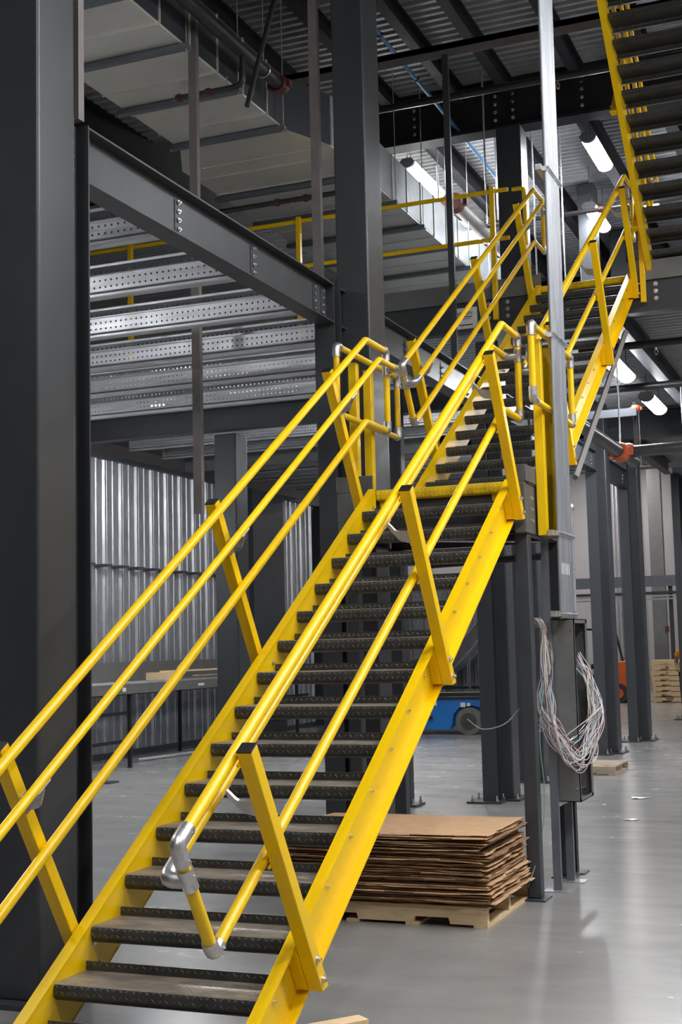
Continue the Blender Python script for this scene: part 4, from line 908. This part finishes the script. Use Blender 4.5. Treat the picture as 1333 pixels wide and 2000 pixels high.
skin('vest', [(0, 0, 0.96), (0, 0, 1.15), (0, 0, 1.40), (0.19, 0, 1.43), (0.235, -0.01, 1.28), (-0.19, 0, 1.43), (-0.235, -0.01, 1.28)], [(0, 1), (1, 2), (2, 3), (3, 4), (2, 5), (5, 6)], [0.172, 0.165, 0.178, 0.075, 0.07, 0.075, 0.07], M['hivo'], pe)
MB().tube([Vector((-1.36, 30, 0.98)), Vector((-1.36, 30, 1.16))], 0.185, 20).build('vest_band', M['hivis'], pe)
skin('trousers', [(0, 0, 0.92), (0.10, 0, 0.84), (0.11, -0.01, 0.50), (0.11, 0.02, 0.10), (-0.10, 0, 0.84), (-0.11, -0.01, 0.50), (-0.11, 0.02, 0.10)], [(0, 1), (1, 2), (2, 3), (0, 4), (4, 5), (5, 6)], [0.165, 0.11, 0.08, 0.06, 0.11, 0.08, 0.06], M['denim'], pe)
m = MB(); c0 = Vector((-1.36, 29.97, 1.70)); pts = []; rd = []
for i in range(8): t = i / 7 * math.pi / 2; pts.append(c0 + Vector((0, 0, math.sin(t) * 0.13))); rd.append(max(0.002, math.cos(t) * 0.125))
m.tube(pts, 0.12, 18, radii=rd); m.tube([c0 + Vector((0, -0.03, -0.005)), c0 + Vector((0, -0.03, 0.005))], 0.15, 18); m.build('hard_hat', M['white'], pe)

# ------------------------------------------------------------------ sign on the girder
sg_ = empty('sign_plate', (-0.9, 9.79, 5.4), 'small white maker plate bolted on the dark girder left of the upper stair', 'sign')
MB().box((-1.07, 9.785, 5.285), (-0.755, 9.797, 5.555)).build('plate', M['label'], sg_)
text_mesh('lettering', 'tions Inc.', 0.066, M['ink'], (-0.79, 9.783, 5.475), (R(90), 0, 0), sg_, align='RIGHT')
m = MB()
for (x, z, w, h) in ((-1.0, 5.445, 0.19, 0.010), (-0.98, 5.425, 0.15, 0.006), (-0.97, 5.35, 0.16, 0.012), (-1.02, 5.375, 0.06, 0.006)): m.box((x, 9.783, z), (x + w, 9.785, z + h))
m.build('small_print', M['ink'], sg_)
for (px, py, r_, nm) in ((0.70, 10.45, 0.17, 'pale torn paper scrap on the floor, the larger one right of the wireway'), (0.93, 8.64, 0.10, 'pale torn paper scrap on the floor, nearer than the larger scrap'), (0.44, 9.82, 0.03, 'tiny white scrap on the floor left of the two torn papers')):
    vs = []; n_ = 11
    for i in range(n_): a_ = 2 * math.pi * i / n_; q_ = r_ * random.uniform(0.35, 1.0); vs.append((math.cos(a_) * q_, math.sin(a_) * q_ * 0.7))
    tag(MB().prism(vs, lambda u, v, t: (px + u, py + v, t + 0.012 * abs(math.sin(u * 31 + v * 17))), 0.001, 0.003).build('paper_scrap', M['white'], org=(px, py, 0)), nm, 'litter')

# ------------------------------------------------------------------ lights
def led(x, y, z, label, L=1.30, ceil=9.17, group=None):
    o = empty('strip_light', (x, y, z), label, 'light', group)
    prof = [(math.cos(a) * 0.108, -math.sin(a) * 0.09) for a in [math.pi * i / 12 for i in range(13)]]
    top = [(-0.108, 0.0), (-0.07, 0.045), (0.07, 0.045), (0.108, 0.0)]
    MB().prism(prof, lambda u, v, t: (x + u, t, z + v), y + 0.06, y + L - 0.06).build('lens', M['lens'], o)
    h = MB(); h.prism(top, lambda u, v, t: (x + u, t, z + v + 0.001), y, y + L)
    for ya, yb in ((y, y + 0.06), (y + L - 0.06, y + L)): h.prism([(u * 1.03, v * 1.03) for u, v in prof], lambda u, v, t: (x + u, t, z + v), ya, yb)
    h.build('housing', M['panel'], o)
    m = MB()
    for yy in (y + 0.1, y + L - 0.1): m.tube([(x, yy, z + 0.045), (x - 0.03, yy, z + 0.12), (x, yy, z + 0.2), (x + 0.03, yy, z + 0.12), (x, yy, z + 0.045)], 0.005, 6); m.cyl((x, yy, z + 0.2), (x, yy, ceil), 0.004, 6)
    m.build('hanger', M['pipe'], o); return o
led(0.02, 12.75, 8.5, 'bright strip light high on the right, left of the steep stair')
led(0.35, 15.0, 8.5, 'bright strip light behind the top end of the right handrail')
led(-2.50, 12.60, 8.5, 'upper strip light beside the duct, with a grey end cap', L=1.5)
led(-2.47, 15.2, 8.5, 'second strip light beside the duct, nearer the second flight top', L=1.4)
led(-0.55, 15.6, 8.5, 'strip light mostly hidden behind the conduits')
led(0.42, 11.4, 5.15, 'low strip light right behind the right stringer of the second flight', ceil=5.48)
led(0.42, 14.1, 5.15, 'low strip light above the orange red coupling', ceil=5.48)
k = 0
for (x, y, z, c) in ((2.8, 1.2, 7.6, 9.17), (0.9, -3.6, 7.6, 9.17), (5.2, 4.5, 7.6, 9.17), (4.2, 9.5, 7.6, 9.17), (3.6, 13.2, 5.15, 5.48), (3.6, 18.0, 5.15, 5.48), (-1.9, 18.2, 5.15, 5.48),
                     (-6.6, 3.2, 3.9, 9.17), (-6.6, 7.0, 3.9, 9.17), (-5.60, 10.6, 5.05, 5.5), (-5.90, 11.3, 5.05, 5.5), (-5.2, 0.2, 5.6, 9.17), (4.6, 0.2, 6.2, 9.17), (4.9, 3.2, 6.2, 9.17), (-3.95, 12.8, 5.05, 5.5)):
    k += 1; led(x, y, z, 'unseen strip light, outside the picture or hidden by steel', ceil=c, group='unseen strip lights')  # mostly added to brighten the steel; those past the perforated joists stand for glimpsed lights
def bay(x, y, z, label):
    o = empty('unseen_bay_lamp', (x, y, z), label, 'light', 'unseen high bay lamps')
    MB().tube([(x, y, z), (x, y, z + 0.08), (x, y, z + 0.16)], 0.3, 24, radii=[0.36, 0.30, 0.12]).build('housing', M['panel'], o)
    MB().tube([(x, y, z - 0.012), (x, y, z - 0.002)], 0.33, 24).build('lens', M['bay'], o)
    MB().cyl((x, y, z + 0.16), (x, y, 9.17), 0.008, 6).build('hanger', M['galv'], o); return o
for (x, y, z) in ((5.5, -3.5, 8.0), (1.5, -7.5, 8.0), (6.5, 1.5, 8.0), (9.5, 5.0, 8.0), (6.5, 7.0, 8.0), (-4, 31, 8.2), (2, 30, 8.2), (-9, 34, 8.2), (3, 38, 8.2), (-5.0, 40.0, 8.0), (-12, 38, 8.0), (7, 20, 8)):  # unseen, added for fill; the one by the far wall follows a floor reflection
    bay(x, y, z, 'unseen round high bay lamp outside the picture')
